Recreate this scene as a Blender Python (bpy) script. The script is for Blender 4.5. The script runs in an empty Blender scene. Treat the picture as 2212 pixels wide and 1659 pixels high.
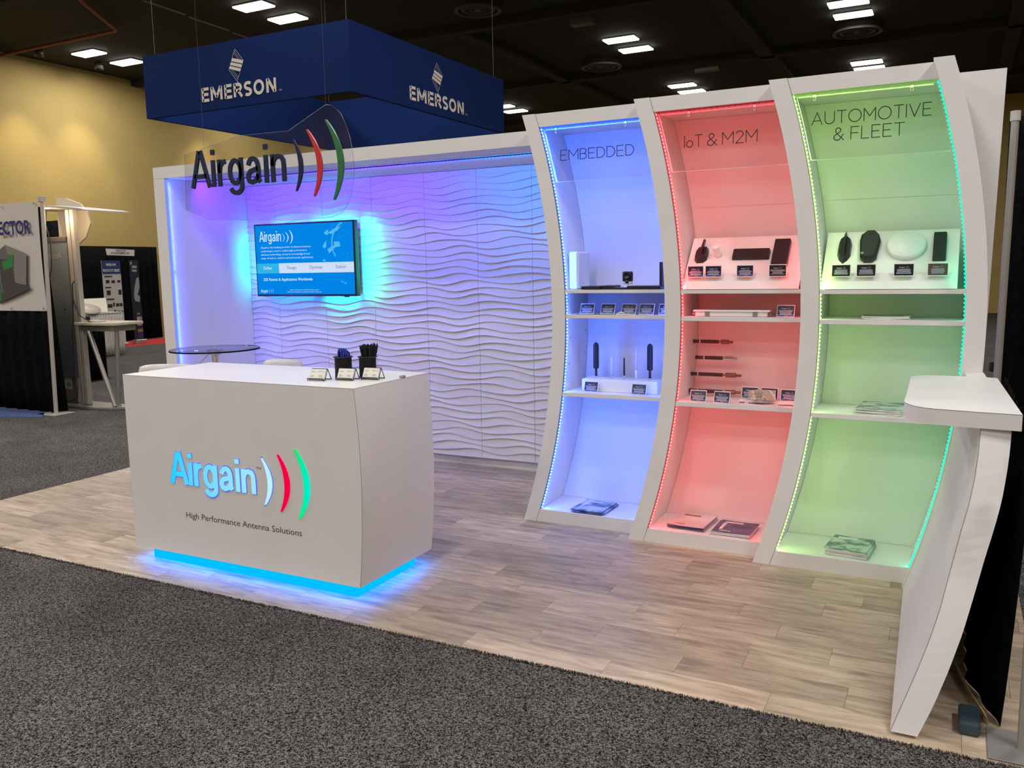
import bpy, bmesh, math, random
from mathutils import Matrix, Vector
random.seed(7)
C = bpy.context.scene.collection
SC = bpy.context.scene
PI = math.pi

# ------------------------------------------------------------------ camera, world, exposure
cam_d = bpy.data.cameras.new('camera')
cam = bpy.data.objects.new('camera', cam_d); C.objects.link(cam)
cam_d.sensor_fit = 'HORIZONTAL'; cam_d.sensor_width = 36.0
cam_d.lens = 1847.3655 / 2212 * 36.0
cam_d.clip_start = 0.05; cam_d.clip_end = 120
def cam_matrix(yaw, pit, rol, loc):
    yaw, pit, rol = map(math.radians, (yaw, pit, rol))
    fw = Vector((math.sin(yaw)*math.cos(pit), math.cos(yaw)*math.cos(pit), -math.sin(pit)))
    r0 = Vector((math.cos(yaw), -math.sin(yaw), 0)); u0 = r0.cross(fw)
    r = math.cos(rol)*r0 + math.sin(rol)*u0; u = -math.sin(rol)*r0 + math.cos(rol)*u0
    m = Matrix((r, u, -fw)).transposed().to_4x4(); m.translation = Vector(loc)
    return m
cam.matrix_world = cam_matrix(-27.3898, 7.7971, -1.0407, (0.1186, -2.9456, 1.5959))
SC.camera = cam
W = bpy.data.worlds.new('world'); SC.world = W; W.use_nodes = True
W.node_tree.nodes['Background'].inputs[0].default_value = (0.55, 0.5, 0.48, 1)
W.node_tree.nodes['Background'].inputs[1].default_value = 0.03
SC.view_settings.view_transform = 'Standard'; SC.view_settings.look = 'None'
SC.view_settings.exposure = 0.0; SC.view_settings.gamma = 1.0
SC.view_settings.use_curve_mapping = False
try:
    SC.cycles.use_denoising = True
    SC.cycles.max_bounces = 8; SC.cycles.sample_clamp_indirect = 4.0
    SC.cycles.caustics_reflective = False; SC.cycles.caustics_refractive = False
except Exception: pass
HALL_W = 51.0          # watts per ceiling fixture
H = 6.2                # hall ceiling height

# ------------------------------------------------------------------ materials
def mat(name, col, rough=0.5, metal=0.0, spec=0.5, emit=None, es=0.0, alpha=None):
    m = bpy.data.materials.new(name); m.use_nodes = True
    b = m.node_tree.nodes['Principled BSDF']
    b.inputs['Base Color'].default_value = (*col, 1)
    b.inputs['Roughness'].default_value = rough
    b.inputs['Metallic'].default_value = metal
    b.inputs['Specular IOR Level'].default_value = spec
    if emit:
        b.inputs['Emission Color'].default_value = (*emit, 1); b.inputs['Emission Strength'].default_value = es
    return m
def noisy(name, c1, c2, scale=20, rough=0.5, bump=0.0, detail=4, metal=0.0, lo=0.35, hi=0.65, stretch=(1,1,1), bdist=0.002):
    m = mat(name, c1, rough, metal); nt = m.node_tree; N = nt.nodes; L = nt.links
    b = N['Principled BSDF']; tc = N.new('ShaderNodeTexCoord'); mp = N.new('ShaderNodeMapping')
    mp.inputs['Scale'].default_value = stretch
    no = N.new('ShaderNodeTexNoise'); no.inputs['Scale'].default_value = scale; no.inputs['Detail'].default_value = detail
    cr = N.new('ShaderNodeValToRGB'); cr.color_ramp.elements[0].position = lo; cr.color_ramp.elements[1].position = hi
    cr.color_ramp.elements[0].color = (*c1, 1); cr.color_ramp.elements[1].color = (*c2, 1)
    L.new(tc.outputs['Object'], mp.inputs[0]); L.new(mp.outputs[0], no.inputs['Vector'])
    L.new(no.outputs['Fac'], cr.inputs[0]); L.new(cr.outputs[0], b.inputs['Base Color'])
    if bump:
        bp = N.new('ShaderNodeBump'); bp.inputs['Strength'].default_value = bump; bp.inputs['Distance'].default_value = bdist
        L.new(no.outputs['Fac'], bp.inputs['Height']); L.new(bp.outputs[0], b.inputs['Normal'])
    return m
def clear(name, tint=(1,1,1), refl=0.06, rough=0.02):
    m = bpy.data.materials.new(name); m.use_nodes = True; nt = m.node_tree; N = nt.nodes; L = nt.links
    for n in list(N): N.remove(n)
    o = N.new('ShaderNodeOutputMaterial'); t = N.new('ShaderNodeBsdfTransparent'); g = N.new('ShaderNodeBsdfGlossy')
    mx = N.new('ShaderNodeMixShader'); fr = N.new('ShaderNodeLayerWeight'); fr.inputs[0].default_value = 0.25
    mu = N.new('ShaderNodeMath'); mu.operation = 'MULTIPLY_ADD'; mu.inputs[1].default_value = 0.45; mu.inputs[2].default_value = refl
    t.inputs[0].default_value = (*tint, 1); g.inputs['Roughness'].default_value = rough
    L.new(fr.outputs['Fresnel'], mu.inputs[0]); L.new(mu.outputs[0], mx.inputs[0])
    L.new(t.outputs[0], mx.inputs[1]); L.new(g.outputs[0], mx.inputs[2]); L.new(mx.outputs[0], o.inputs[0])
    return m
def glow(name, col, s):
    m = bpy.data.materials.new(name); m.use_nodes = True; N = m.node_tree.nodes
    for n in list(N): N.remove(n)
    e = N.new('ShaderNodeEmission'); o = N.new('ShaderNodeOutputMaterial')
    e.inputs[0].default_value = (*col, 1); e.inputs[1].default_value = s
    m.node_tree.links.new(e.outputs[0], o.inputs[0]); return m

WHITE = noisy('white_laminate', (0.76,0.745,0.74), (0.78,0.765,0.76), 4, 0.45, 0, 2)
WAVE = mat('white_wave_panel', (0.70,0.68,0.70), 0.6)
EDGE = mat('dark_seam', (0.12,0.11,0.11), 0.6)
BLACKP = mat('black_plastic', (0.012,0.012,0.015), 0.35)
BLACKM = mat('matt_black', (0.02,0.02,0.022), 0.6)
WHITEP = mat('white_plastic', (0.82,0.82,0.84), 0.3)
CHROME = mat('chrome', (0.75,0.75,0.76), 0.12, 1.0)
ALU = noisy('brushed_aluminium', (0.42,0.41,0.39), (0.5,0.49,0.47), 60, 0.35, 0, 3, 0.75)
ALUM = mat('matt_aluminium', (0.5,0.46,0.42), 0.5, 0.3)
NAVY = noisy('navy_fabric', (0.006,0.021,0.105), (0.007,0.024,0.118), 40, 0.9, 0, 3)
NAVY.node_tree.nodes['Principled BSDF'].inputs['Specular IOR Level'].default_value = 0.12
CREAM = mat('cream_print', (0.72,0.66,0.58), 0.6)
SLATE = mat('slate_blue_letter', (0.018,0.024,0.060), 0.6, 0, 0.2)
REDL = mat('red_letter', (0.55,0.02,0.025), 0.4)
GREENL = mat('green_letter', (0.02,0.16,0.045), 0.4)
TEXTK = mat('black_vinyl_lettering', (0.012,0.012,0.016), 0.5)
ACRYL = clear('clear_acrylic', (0.97,0.97,0.98), 0.03)
ACRYLH = clear('clear_header_acrylic', (0.94,0.95,0.96), 0.03)
GLASS = clear('smoked_glass', (0.86,0.88,0.9), 0.06)
EDGEG = clear('dark_glass_edge', (0.85,0.87,0.9), 0.05)
def _edge():
    nt = EDGEG.node_tree; N = nt.nodes; L = nt.links; o = [n for n in N if n.type=='OUTPUT_MATERIAL'][0]; src = o.inputs[0].links[0].from_socket
    d = N.new('ShaderNodeBsdfDiffuse'); d.inputs[0].default_value = (0.01,0.015,0.03,1); g_ = N.new('ShaderNodeNewGeometry'); mx = N.new('ShaderNodeMixShader')
    L.new(g_.outputs['Backfacing'], mx.inputs[0]); L.new(d.outputs[0], mx.inputs[1]); L.new(src, mx.inputs[2]); L.new(mx.outputs[0], o.inputs[0])
_edge()  # a glass edge is dark seen from outside, clear seen through the pane
PAPER = mat('paper', (0.78,0.77,0.74), 0.6)
DRAPE = noisy('black_drape', (0.003,0.003,0.0035), (0.006,0.006,0.007), 30, 0.95, 0.2, 3)
DRAPE.node_tree.nodes['Principled BSDF'].inputs['Specular IOR Level'].default_value = 0.06
CEILM = noisy('black_ceiling', (0.006,0.006,0.0065), (0.011,0.011,0.011), 3, 0.9, 0, 3)
BEAMM = noisy('dark_beam', (0.016,0.013,0.010), (0.026,0.021,0.016), 2, 0.9, 0, 3)
WALLM = noisy('ochre_wall', (0.43,0.315,0.105), (0.46,0.335,0.115), 1.5, 0.85, 0, 3)

def carpet_mat():
    m = mat('grey_loop_carpet', (0.1,0.1,0.1), 1.0, 0, 0.1); nt = m.node_tree; N = nt.nodes; L = nt.links; b = N['Principled BSDF']
    tc = N.new('ShaderNodeTexCoord')
    no = N.new('ShaderNodeTexNoise'); no.inputs['Scale'].default_value = 125; no.inputs['Detail'].default_value = 3; no.inputs['Roughness'].default_value = 0.6
    no.inputs['Distortion'].default_value = 1.2
    cr = N.new('ShaderNodeValToRGB'); e = cr.color_ramp.elements
    e[0].position = 0.44; e[0].color = (0.008,0.0078,0.0085,1); e[1].position = 0.59; e[1].color = (0.24,0.22,0.205,1)
    x = e.new(0.50); x.color = (0.085,0.078,0.075,1)
    n2 = N.new('ShaderNodeTexNoise'); n2.inputs['Scale'].default_value = 2.2; n2.inputs['Detail'].default_value = 4
    mr = N.new('ShaderNodeMapRange'); mr.inputs['From Min'].default_value = 0.3; mr.inputs['From Max'].default_value = 0.7
    mr.inputs['To Min'].default_value = 0.82; mr.inputs['To Max'].default_value = 1.15
    mx = N.new('ShaderNodeMix'); mx.data_type = 'RGBA'; mx.blend_type = 'MULTIPLY'; mx.inputs['Factor'].default_value = 1
    bp = N.new('ShaderNodeBump'); bp.inputs['Strength'].default_value = 0.8; bp.inputs['Distance'].default_value = 0.006
    for n in (no, n2): L.new(tc.outputs['Object'], n.inputs['Vector'])
    L.new(no.outputs['Fac'], cr.inputs[0]); L.new(n2.outputs['Fac'], mr.inputs[0])
    L.new(cr.outputs[0], mx.inputs['A']); L.new(mr.outputs[0], mx.inputs['B'])
    L.new(mx.outputs['Result'], b.inputs['Base Color']); L.new(no.outputs['Fac'], bp.inputs['Height']); L.new(bp.outputs[0], b.inputs['Normal'])
    return m
CARPET = carpet_mat()
def plank_mat():
    m = mat('grey_oak_vinyl', (0.4,0.33,0.27), 0.42, 0, 0.4); nt = m.node_tree; N = nt.nodes; L = nt.links; b = N['Principled BSDF']
    tc = N.new('ShaderNodeTexCoord'); oi = N.new('ShaderNodeObjectInfo')
    ml = N.new('ShaderNodeVectorMath'); ml.operation = 'SCALE'; ml.inputs[0].default_value = (37, 19, 7)
    ad = N.new('ShaderNodeVectorMath'); ad.operation = 'ADD'; mp = N.new('ShaderNodeMapping'); mp.inputs['Scale'].default_value = (1.5, 9, 1)
    no = N.new('ShaderNodeTexNoise'); no.inputs['Scale'].default_value = 2.6; no.inputs['Detail'].default_value = 8; no.inputs['Roughness'].default_value = 0.62; no.inputs['Distortion'].default_value = 0.6
    cr = N.new('ShaderNodeValToRGB'); e = cr.color_ramp.elements
    e[0].position = 0.28; e[0].color = (0.285,0.21,0.15,1); e[1].position = 0.72; e[1].color = (0.72,0.575,0.425,1)
    x = e.new(0.5); x.color = (0.525,0.41,0.295,1)
    mp2 = N.new('ShaderNodeMapping'); mp2.inputs['Scale'].default_value = (6, 160, 1)
    n2 = N.new('ShaderNodeTexNoise'); n2.inputs['Scale'].default_value = 3; n2.inputs['Detail'].default_value = 3
    r2 = N.new('ShaderNodeMapRange'); r2.inputs['From Min'].default_value = .3; r2.inputs['From Max'].default_value = .7; r2.inputs['To Min'].default_value = .92; r2.inputs['To Max'].default_value = 1.06
    r3 = N.new('ShaderNodeMapRange'); r3.inputs['To Min'].default_value = .74; r3.inputs['To Max'].default_value = 1.12
    mu = N.new('ShaderNodeMath'); mu.operation = 'MULTIPLY'
    mx = N.new('ShaderNodeMix'); mx.data_type = 'RGBA'; mx.blend_type = 'MULTIPLY'; mx.inputs['Factor'].default_value = 1
    L.new(oi.outputs['Random'], ml.inputs['Scale']); L.new(tc.outputs['Object'], ad.inputs[0]); L.new(ml.outputs[0], ad.inputs[1])
    L.new(ad.outputs[0], mp.inputs[0]); L.new(mp.outputs[0], no.inputs['Vector']); L.new(no.outputs['Fac'], cr.inputs[0])
    L.new(ad.outputs[0], mp2.inputs[0]); L.new(mp2.outputs[0], n2.inputs['Vector']); L.new(n2.outputs['Fac'], r2.inputs[0])
    L.new(oi.outputs['Random'], r3.inputs[0]); L.new(r2.outputs[0], mu.inputs[0]); L.new(r3.outputs[0], mu.inputs[1])
    L.new(cr.outputs[0], mx.inputs['A']); L.new(mu.outputs[0], mx.inputs['B']); L.new(mx.outputs['Result'], b.inputs['Base Color'])
    return m
PLANK = plank_mat()

# ------------------------------------------------------------------ mesh helpers
class MB:
    """collects geometry, then links it as one mesh object"""
    def __init__(s): s.v = []; s.f = []; s.m = []; s.mi = 0; s.sm = []
    def add(s, vs, fs, smooth=False):
        o = len(s.v); s.v += [tuple(v) for v in vs]
        for f in fs: s.f.append(tuple(o+i for i in f)); s.m.append(s.mi); s.sm.append(smooth)
        return s
    def box(s, x0, x1, y0, y1, z0, z1):
        v = [(x,y,z) for x in (x0,x1) for y in (y0,y1) for z in (z0,z1)]
        return s.add(v, [(0,1,3,2),(4,6,7,5),(0,4,5,1),(2,3,7,6),(0,2,6,4),(1,5,7,3)])
    def bbox(s, x0, x1, y0, y1, z0, z1, b=0.003, seg=2):
        bm = bmesh.new(); bmesh.ops.create_cube(bm, size=1)
        for v in bm.verts: v.co = ((x0+x1)/2+v.co.x*(x1-x0), (y0+y1)/2+v.co.y*(y1-y0), (z0+z1)/2+v.co.z*(z1-z0))
        bmesh.ops.bevel(bm, geom=bm.edges[:], offset=b, segments=seg, affect='EDGES', profile=0.5)
        return s.bm(bm)
    def bm(s, bm, smooth=False, M=None):
        bm.verts.ensure_lookup_table(); bm.verts.index_update()
        vs = [(M @ v.co if M else v.co.copy()) for v in bm.verts]; fs = [[v.index for v in f.verts] for f in bm.faces]
        bm.free(); return s.add(vs, fs, smooth)
    def prism(s, pts, y0, y1):
        """outline pts (x,z) extruded y0..y1"""
        n = len(pts); v = [(p[0],y0,p[1]) for p in pts] + [(p[0],y1,p[1]) for p in pts]
        return s.add(v, [tuple(range(n)), tuple(range(2*n-1,n-1,-1))] + [(i,i+n,(i+1)%n+n,(i+1)%n) for i in range(n)])
    def prismz(s, pts, z0, z1):
        n = len(pts); v = [(p[0],p[1],z0) for p in pts] + [(p[0],p[1],z1) for p in pts]
        return s.add(v, [tuple(range(n-1,-1,-1)), tuple(range(n,2*n))] + [(i,(i+1)%n,(i+1)%n+n,i+n) for i in range(n)])
    def tube(s, pts, r, n=10, cap=True, smooth=True):
        pts = [Vector(p) for p in pts]; k = len(pts); rs = r if isinstance(r,(list,tuple)) else [r]*k
        vs = []; prev = None
        for i,p in enumerate(pts):
            d = (pts[min(i+1,k-1)]-pts[max(i-1,0)]).normalized()
            a = prev if prev else (Vector((0,0,1)) if abs(d.z)<0.9 else Vector((1,0,0)))
            u = (a - d*a.dot(d)).normalized(); w = d.cross(u); prev = u
            for j in range(n):
                t = 2*PI*j/n; vs.append(p + (u*math.cos(t)+w*math.sin(t))*rs[i])
        s.add(vs, [(i*n+j, i*n+(j+1)%n, (i+1)*n+(j+1)%n, (i+1)*n+j) for i in range(k-1) for j in range(n)], smooth)
        if cap: s.add(vs[:n], [tuple(range(n-1,-1,-1))]); s.add(vs[-n:], [tuple(range(n))])
        return s
    def lathe(s, prof, cx, cy, z0=0, n=24, smooth=True):
        vs = [(cx+r*math.cos(2*PI*j/n), cy+r*math.sin(2*PI*j/n), z0+z) for r,z in prof for j in range(n)]
        k = len(prof)
        s.add(vs, [(i*n+j, i*n+(j+1)%n, (i+1)*n+(j+1)%n, (i+1)*n+j) for i in range(k-1) for j in range(n)], smooth)
        return s
    def grid(s, fn, nu, nv, smooth=True):
        vs = [fn(i/nu, j/nv) for j in range(nv+1) for i in range(nu+1)]
        return s.add(vs, [(j*(nu+1)+i, j*(nu+1)+i+1, (j+1)*(nu+1)+i+1, (j+1)*(nu+1)+i) for j in range(nv) for i in range(nu)], smooth)
    def xf(s, M):
        s.v = [tuple(M @ Vector(v)) for v in s.v]; return s
    def build(s, name, mats, parent=None, label=None, cat=None, group=None, kind=None, fixn=True, loc=None):
        me = bpy.data.meshes.new(name)
        if loc:
            s.v = [(a-loc[0], b-loc[1], c-loc[2]) for a,b,c in s.v]
        me.from_pydata(s.v, [], s.f)
        for m in (mats if isinstance(mats,(list,tuple)) else [mats]): me.materials.append(m)
        me.polygons.foreach_set('material_index', s.m); me.polygons.foreach_set('use_smooth', s.sm)
        if fixn:
            bm = bmesh.new(); bm.from_mesh(me); bmesh.ops.recalc_face_normals(bm, faces=bm.faces[:]); bm.to_mesh(me); bm.free()
        o = bpy.data.objects.new(name, me); C.objects.link(o)
        if loc: o.location = loc
        if parent:
            o.parent = parent
            if not loc: o.matrix_parent_inverse = Matrix.Translation(-parent.location) if parent.rotation_euler.z == 0 else parent.matrix_basis.inverted()
            else: o.matrix_parent_inverse = Matrix.Translation(-parent.location)
        return tag(o, label, cat, group, kind)
def tag(o, label=None, cat=None, group=None, kind=None):
    if label: o['label'] = label
    if cat: o['category'] = cat
    if group: o['group'] = group
    if kind: o['kind'] = kind
    return o
def thing(name, loc, label, cat, group=None, kind=None):
    o = bpy.data.objects.new(name, None); C.objects.link(o); o.location = loc; o.empty_display_size = 0.05
    return tag(o, label, cat, group, kind)
def copy_tree(o, parent=None):
    c = o.copy(); C.objects.link(c)
    if parent: c.parent = parent
    for ch in list(o.children): copy_tree(ch, c)
    return c

# text: built-in font, converted to mesh, laid out on a plane
def text_geo(body, offset=0.0, extrude=0.0, space=1.0, res=3):
    cu = bpy.data.curves.new('t', 'FONT'); cu.body = body; cu.size = 1; cu.offset = offset; cu.extrude = extrude
    cu.space_character = space; cu.resolution_u = res
    ob = bpy.data.objects.new('t', cu); C.objects.link(ob)
    me = bpy.data.meshes.new_from_object(ob.evaluated_get(bpy.context.evaluated_depsgraph_get()))
    vs = [v.co.copy() for v in me.vertices]; fs = [tuple(p.vertices) for p in me.polygons]
    bpy.data.objects.remove(ob); bpy.data.curves.remove(cu); bpy.data.meshes.remove(me)
    return vs, fs
_cap = None
def put_text(mb, body, x0, x1, z0, cap, O=(0,0,0), X=(1,0,0), Z=(0,0,1), N=(0,-1,0), depth=0.0, offset=0.0, space=1.0, res=3, slant=0):
    """left/right edge x0..x1, baseline z0, capital height cap; N points to the reader"""
    global _cap
    if _cap is None: _cap = max(v.y for v in text_geo('H')[0])
    vs, fs = text_geo(body, offset, 0.5 if depth else 0, space, res)
    a = min(v.x for v in vs); b = max(v.x for v in vs); O, X, Z, N = map(Vector, (O,X,Z,N))
    sx = (x1-x0)/(b-a); sz = cap/_cap
    out = [O + X*(x0+(v.x-a)*sx) + Z*(z0+v.y*sz) + N*((v.z+0.5)*depth if depth else 0) for v in vs]
    mb.add(out, fs)
def crescent(mb, top, bot, bulge, w, O=(0,0,0), X=(1,0,0), Z=(0,0,1), N=(0,-1,0), depth=0.0, n=20):
    """tapered arc from top (x,z) to bot, outermost point x=bulge, thickest w"""
    O, X, Z, N = map(Vector, (O,X,Z,N)); out = []; inn = []
    for i in range(n+1):
        t = i/n; x = top[0]+(bot[0]-top[0])*t; z = top[1]+(bot[1]-top[1])*t
        base = (top[0]+bot[0])/2; k = math.sin(PI*t)
        s = 4*t*(1-t); out.append((x+(bulge-base)*s + 0.0, z)); ww = w*(0.28+0.72*k**0.8); inn.append((x+(bulge-base)*s-ww, z))
    loop = out + inn[::-1]
    m = len(loop)
    fr = [O+X*p[0]+Z*p[1]+N*depth for p in loop]; bk = [O+X*p[0]+Z*p[1] for p in loop]
    q = [(i,i+1,m-2-i,m-1-i) for i in range(n)]
    mb.add(fr, q)
    if depth:
        mb.add(fr+bk, [(i,(i+1)%m,(i+1)%m+m,i+m) for i in range(m)]); mb.add(bk, [f[::-1] for f in q])
# hairline capitals (stroke skeletons), unit cap height
def arc(cx, cz, rx, rz, a0, a1, n=14): return [(cx+rx*math.cos(math.radians(a0+(a1-a0)*i/n)), cz+rz*math.sin(math.radians(a0+(a1-a0)*i/n))) for i in range(n+1)]
GL = {
 'A': (0.78, [[(0,0),(0.39,1),(0.78,0)], [(0.14,0.33),(0.64,0.33)]]),
 'U': (0.70, [[(0,1),(0,0.35)]+arc(0.35,0.35,0.35,0.35,180,360)+[(0.70,1)]]),
 'T': (0.66, [[(0,1),(0.66,1)], [(0.33,1),(0.33,0)]]),
 'O': (0.90, [arc(0.45,0.5,0.45,0.5,0,360,28)]),
 'M': (0.82, [[(0,0),(0,1),(0.41,0.36),(0.82,1),(0.82,0)]]),
 'I': (0.0, [[(0,0),(0,1)]]),
 'V': (0.74, [[(0,1),(0.37,0),(0.74,1)]]),
 'E': (0.56, [[(0.56,0),(0,0),(0,1),(0.55,1)], [(0,0.52),(0.48,0.52)]]),
 'F': (0.54, [[(0,0),(0,1),(0.54,1)], [(0,0.5),(0.47,0.5)]]),
 'L': (0.50, [[(0,1),(0,0),(0.50,0)]]),
 'B': (0.56, [[(0,0.52),(0.33,0.52)]+arc(0.33,0.76,0.2,0.24,-90,90)+[(0,1),(0,0),(0.33,0)]+arc(0.33,0.26,0.23,0.26,-90,90)]),
 'D': (0.68, [[(0,0),(0,1),(0.25,1)]+arc(0.25,0.5,0.43,0.5,90,-90)+[(0,0)]]),
 'o': (0.56, [arc(0.28,0.28,0.28,0.28,0,360,22)]),
 '2': (0.56, [arc(0.28,0.74,0.26,0.26,160,-35,12)+[(0,0),(0.56,0)]]),
 '&': (0.66, [[(0.66,0),(0.16,0.62)]+arc(0.30,0.80,0.17,0.20,215,-35,14)+[(0.12,0.42)]+arc(0.26,0.235,0.24,0.235,130,300,12)+[(0.64,0.46)]]),
 ' ': (0.28, []),
}
def hair(mb, text, x0, x1, z0, cap, y, t=0.0040, gap=0.20, shift=0.0):
    wsum = sum(GL[c][0] for c in text) + gap*(len(text)-1); k = (x1-x0)/wsum; x = x0
    for c in text:
        w, strokes = GL[c]
        for st in strokes:
            P = [Vector((x+p[0]*k, z0+p[1]*cap)) for p in st]
            for a, b in zip(P, P[1:]):
                d = (b-a)
                if d.length < 1e-6: continue
                d.normalize(); n = Vector((-d.y, d.x))*t/2; a2 = a-d*t*.35; b2 = b+d*t*.35
                q = [a2-n, b2-n, b2+n, a2+n]
                mb.add([(p.x, y, p.y) for p in q]+[(p.x, y+0.0012, p.y) for p in q], [(0,1,2,3),(0,4,5,1),(1,5,6,2),(2,6,7,3),(3,7,4,0)])
        x += (w+gap)*k

def sk_ell(cx,cz,rx,rz,a0,a1,n=18): return arc(cx,cz,rx,rz,a0,a1,n)
GB = {
 'A': (0.74, [[(0.03,0),(0.345,1)], [(0.395,1),(0.71,0)], [(0.13,0.31),(0.61,0.31)]], 0.0),
 'i': (0.0, [[(0,0),(0,0.72)], [(0,0.86),(0,1.0)]], 0.0),
 'r': (0.25, [[(0,0),(0,0.72)], [(0,0.36),(0.03,0.53),(0.11,0.63),(0.25,0.655)]], 0.0),
 'g': (0.44, [arc(0.21,0.355,0.21,0.30,0,360,28), [(0.44,0.72),(0.44,-0.02)]+arc(0.225,-0.03,0.215,0.175,0,-165,16)], 0.0),
 'a': (0.45, [[(0.03,0.49)]+arc(0.21,0.47,0.175,0.19,160,15,12)+[(0.40,0.40),(0.40,0.12),(0.45,0.035)], [(0.40,0.40),(0.27,0.37),(0.10,0.33),(0.02,0.25),(0.01,0.17),(0.05,0.08),(0.15,0.045),(0.27,0.08),(0.36,0.15),(0.40,0.24)]], 0.0),
 'n': (0.40, [[(0,0),(0,0.72)], [(0,0.42),(0.04,0.57),(0.12,0.64),(0.22,0.66),(0.33,0.63),(0.385,0.55),(0.40,0.44),(0.40,0)]], 0.0),
 'E': (0.48, [[(0.50,0.08),(0.06,0.08)], [(0.06,0.0),(0.06,1.0)], [(0.06,0.92),(0.49,0.92)], [(0.06,0.52),(0.46,0.52)]], 0.0),
 'M': (0.78, [[(0.06,0),(0.06,1)], [(0.10,0.99),(0.39,0.22)], [(0.39,0.22),(0.68,0.99)], [(0.72,0),(0.72,1)]], 0.0),
 'R': (0.56, [[(0.06,0),(0.06,1)], [(0.06,0.92),(0.28,0.92)]+arc(0.28,0.70,0.20,0.22,90,-90,12)+[(0.06,0.48)], [(0.27,0.48),(0.54,0.0)]], 0.0),
 'S': (0.50, [arc(0.28,0.72,0.20,0.21,35,180,12)+[(0.10,0.62),(0.18,0.53),(0.34,0.46),(0.43,0.37),(0.45,0.28)]+arc(0.24,0.27,0.21,0.20,0,-135,12)[1:]], 0.0),
 'O': (0.66, [arc(0.33,0.5,0.27,0.43,0,360,32)], 0.0),
 'N': (0.60, [[(0.06,0),(0.06,1)], [(0.10,0.98),(0.50,0.02)], [(0.54,0),(0.54,1)]], 0.0),
}
def bold(mb, text, x0, x1, z0, cap, t, gap=0.2, O=(0,0,0), X=(1,0,0), Z=(0,0,1), N=(0,-1,0), depth=0.0, tz=None):
    """heavy sans letters drawn as mitred strokes of width t"""
    O, X, Z, N = map(Vector, (O,X,Z,N))
    KR = {'A':-.10,'r':-.09,'R':-.05,'E':-.02,'S':-.02}
    wsum = sum(GB[c][0]+gap+KR.get(c,0) for c in text[:-1])+GB[text[-1]][0]; k = (x1-x0-t)/wsum; x = x0+t/2
    for c in text:
        for st in GB[c][1]:
            P = [Vector((x+p[0]*k, z0+p[1]*cap)) for p in st]; closed = (P[0]-P[-1]).length < 1e-5
            if closed: P = P[:-1]
            n = len(P); Lp, Rp = [], []
            for i in range(n):
                a = P[(i-1)%n] if (closed or i>0) else None; b = P[(i+1)%n] if (closed or i<n-1) else None
                d1 = (P[i]-a).normalized() if a is not None else None; d2 = (b-P[i]).normalized() if b is not None else None
                d1 = d1 if d1 is not None else d2; d2 = d2 if d2 is not None else d1
                n1 = Vector((-d1.y,d1.x)); n2 = Vector((-d2.y,d2.x)); m_ = (n1+n2).normalized(); q = m_*(t/2/max(.5,m_.dot(n1)))
                Lp.append(P[i]+q); Rp.append(P[i]-q)
            seq = range(n if closed else n-1)
            V = lambda p,h: O+X*p.x+Z*p.y+N*h
            fr = [V(p,depth) for p in Lp]+[V(p,depth) for p in Rp]
            mb.add(fr, [(i,(i+1)%n,(i+1)%n+n,i+n) for i in seq])
            if depth:
                bk = [V(p,0) for p in Lp]+[V(p,0) for p in Rp]; al = fr+bk; m2 = 2*n
                fs = [(i,i+m2,(i+1)%n+m2,(i+1)%n) for i in seq]+[(i+n,(i+1)%n+n,(i+1)%n+n+m2,i+n+m2) for i in seq]
                if not closed: fs += [(0,n,n+m2,m2),(n-1,n-1+m2,2*n-1+m2,2*n-1)]
                mb.add(al, fs)
        x += (GB[c][0]+gap+KR.get(c,0))*k

def area(name, loc, direction, sx, sy, col, power, parent=None, spread=None, xaxis=None):
    l = bpy.data.lights.new(name, 'AREA'); l.shape = 'RECTANGLE'; l.size = sx; l.size_y = sy; l.color = col; l.energy = power
    if spread: l.spread = math.radians(spread)
    o = bpy.data.objects.new(name, l); C.objects.link(o)
    d = -Vector(direction).normalized()
    x = Vector(xaxis) if xaxis else (Vector((1,0,0)) if abs(d.x) < 0.9 else Vector((0,1,0)))
    x = (x - d*x.dot(d)).normalized(); y = d.cross(x)
    M = Matrix((x, y, d)).transposed().to_4x4(); M.translation = Vector(loc); o.matrix_world = M
    if parent:
        o.parent = parent; o.matrix_parent_inverse = Matrix.Translation(-Vector(parent.location))
    return o

# the sideways curve shared by pillars, bays and the end counter: circle through three points
def _circ(a, b, c):
    ax, ay = a; bx, by = b; cx, cy = c
    d = 2*(ax*(by-cy)+bx*(cy-ay)+cx*(ay-by))
    ux = ((ax*ax+ay*ay)*(by-cy)+(bx*bx+by*by)*(cy-ay)+(cx*cx+cy*cy)*(ay-by))/d
    uy = ((ax*ax+ay*ay)*(cx-bx)+(bx*bx+by*by)*(ax-cx)+(cx*cx+cy*cy)*(bx-ax))/d
    return ux, uy, math.hypot(ax-ux, ay-uy)
_ux, _uy, _ur = _circ((0,0), (0.214,1.33), (0.031,2.491))
def g(z): return _ux + math.sqrt(max(0, _ur*_ur-(z-_uy)**2))
def curved(mb, xl, xr, y0, y1, z0, z1, n=28):
    """solid between the curves xl+g(z) and xr+g(z)"""
    vs = []
    for i in range(n+1):
        z = z0+(z1-z0)*i/n; k = g(z); vs += [(xl+k,y0,z),(xr+k,y0,z),(xr+k,y1,z),(xl+k,y1,z)]
    for i in range(n):
        a = i*4; b = a+4
        for j in range(4):
            p = [vs[a+j], vs[a+(j+1)%4], vs[b+(j+1)%4], vs[b+j]]; mb.add(p, [(0,1,2,3)], False)
    mb.add(vs[:4], [(3,2,1,0)]); mb.add(vs[-4:], [(0,1,2,3)]); return mb

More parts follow.
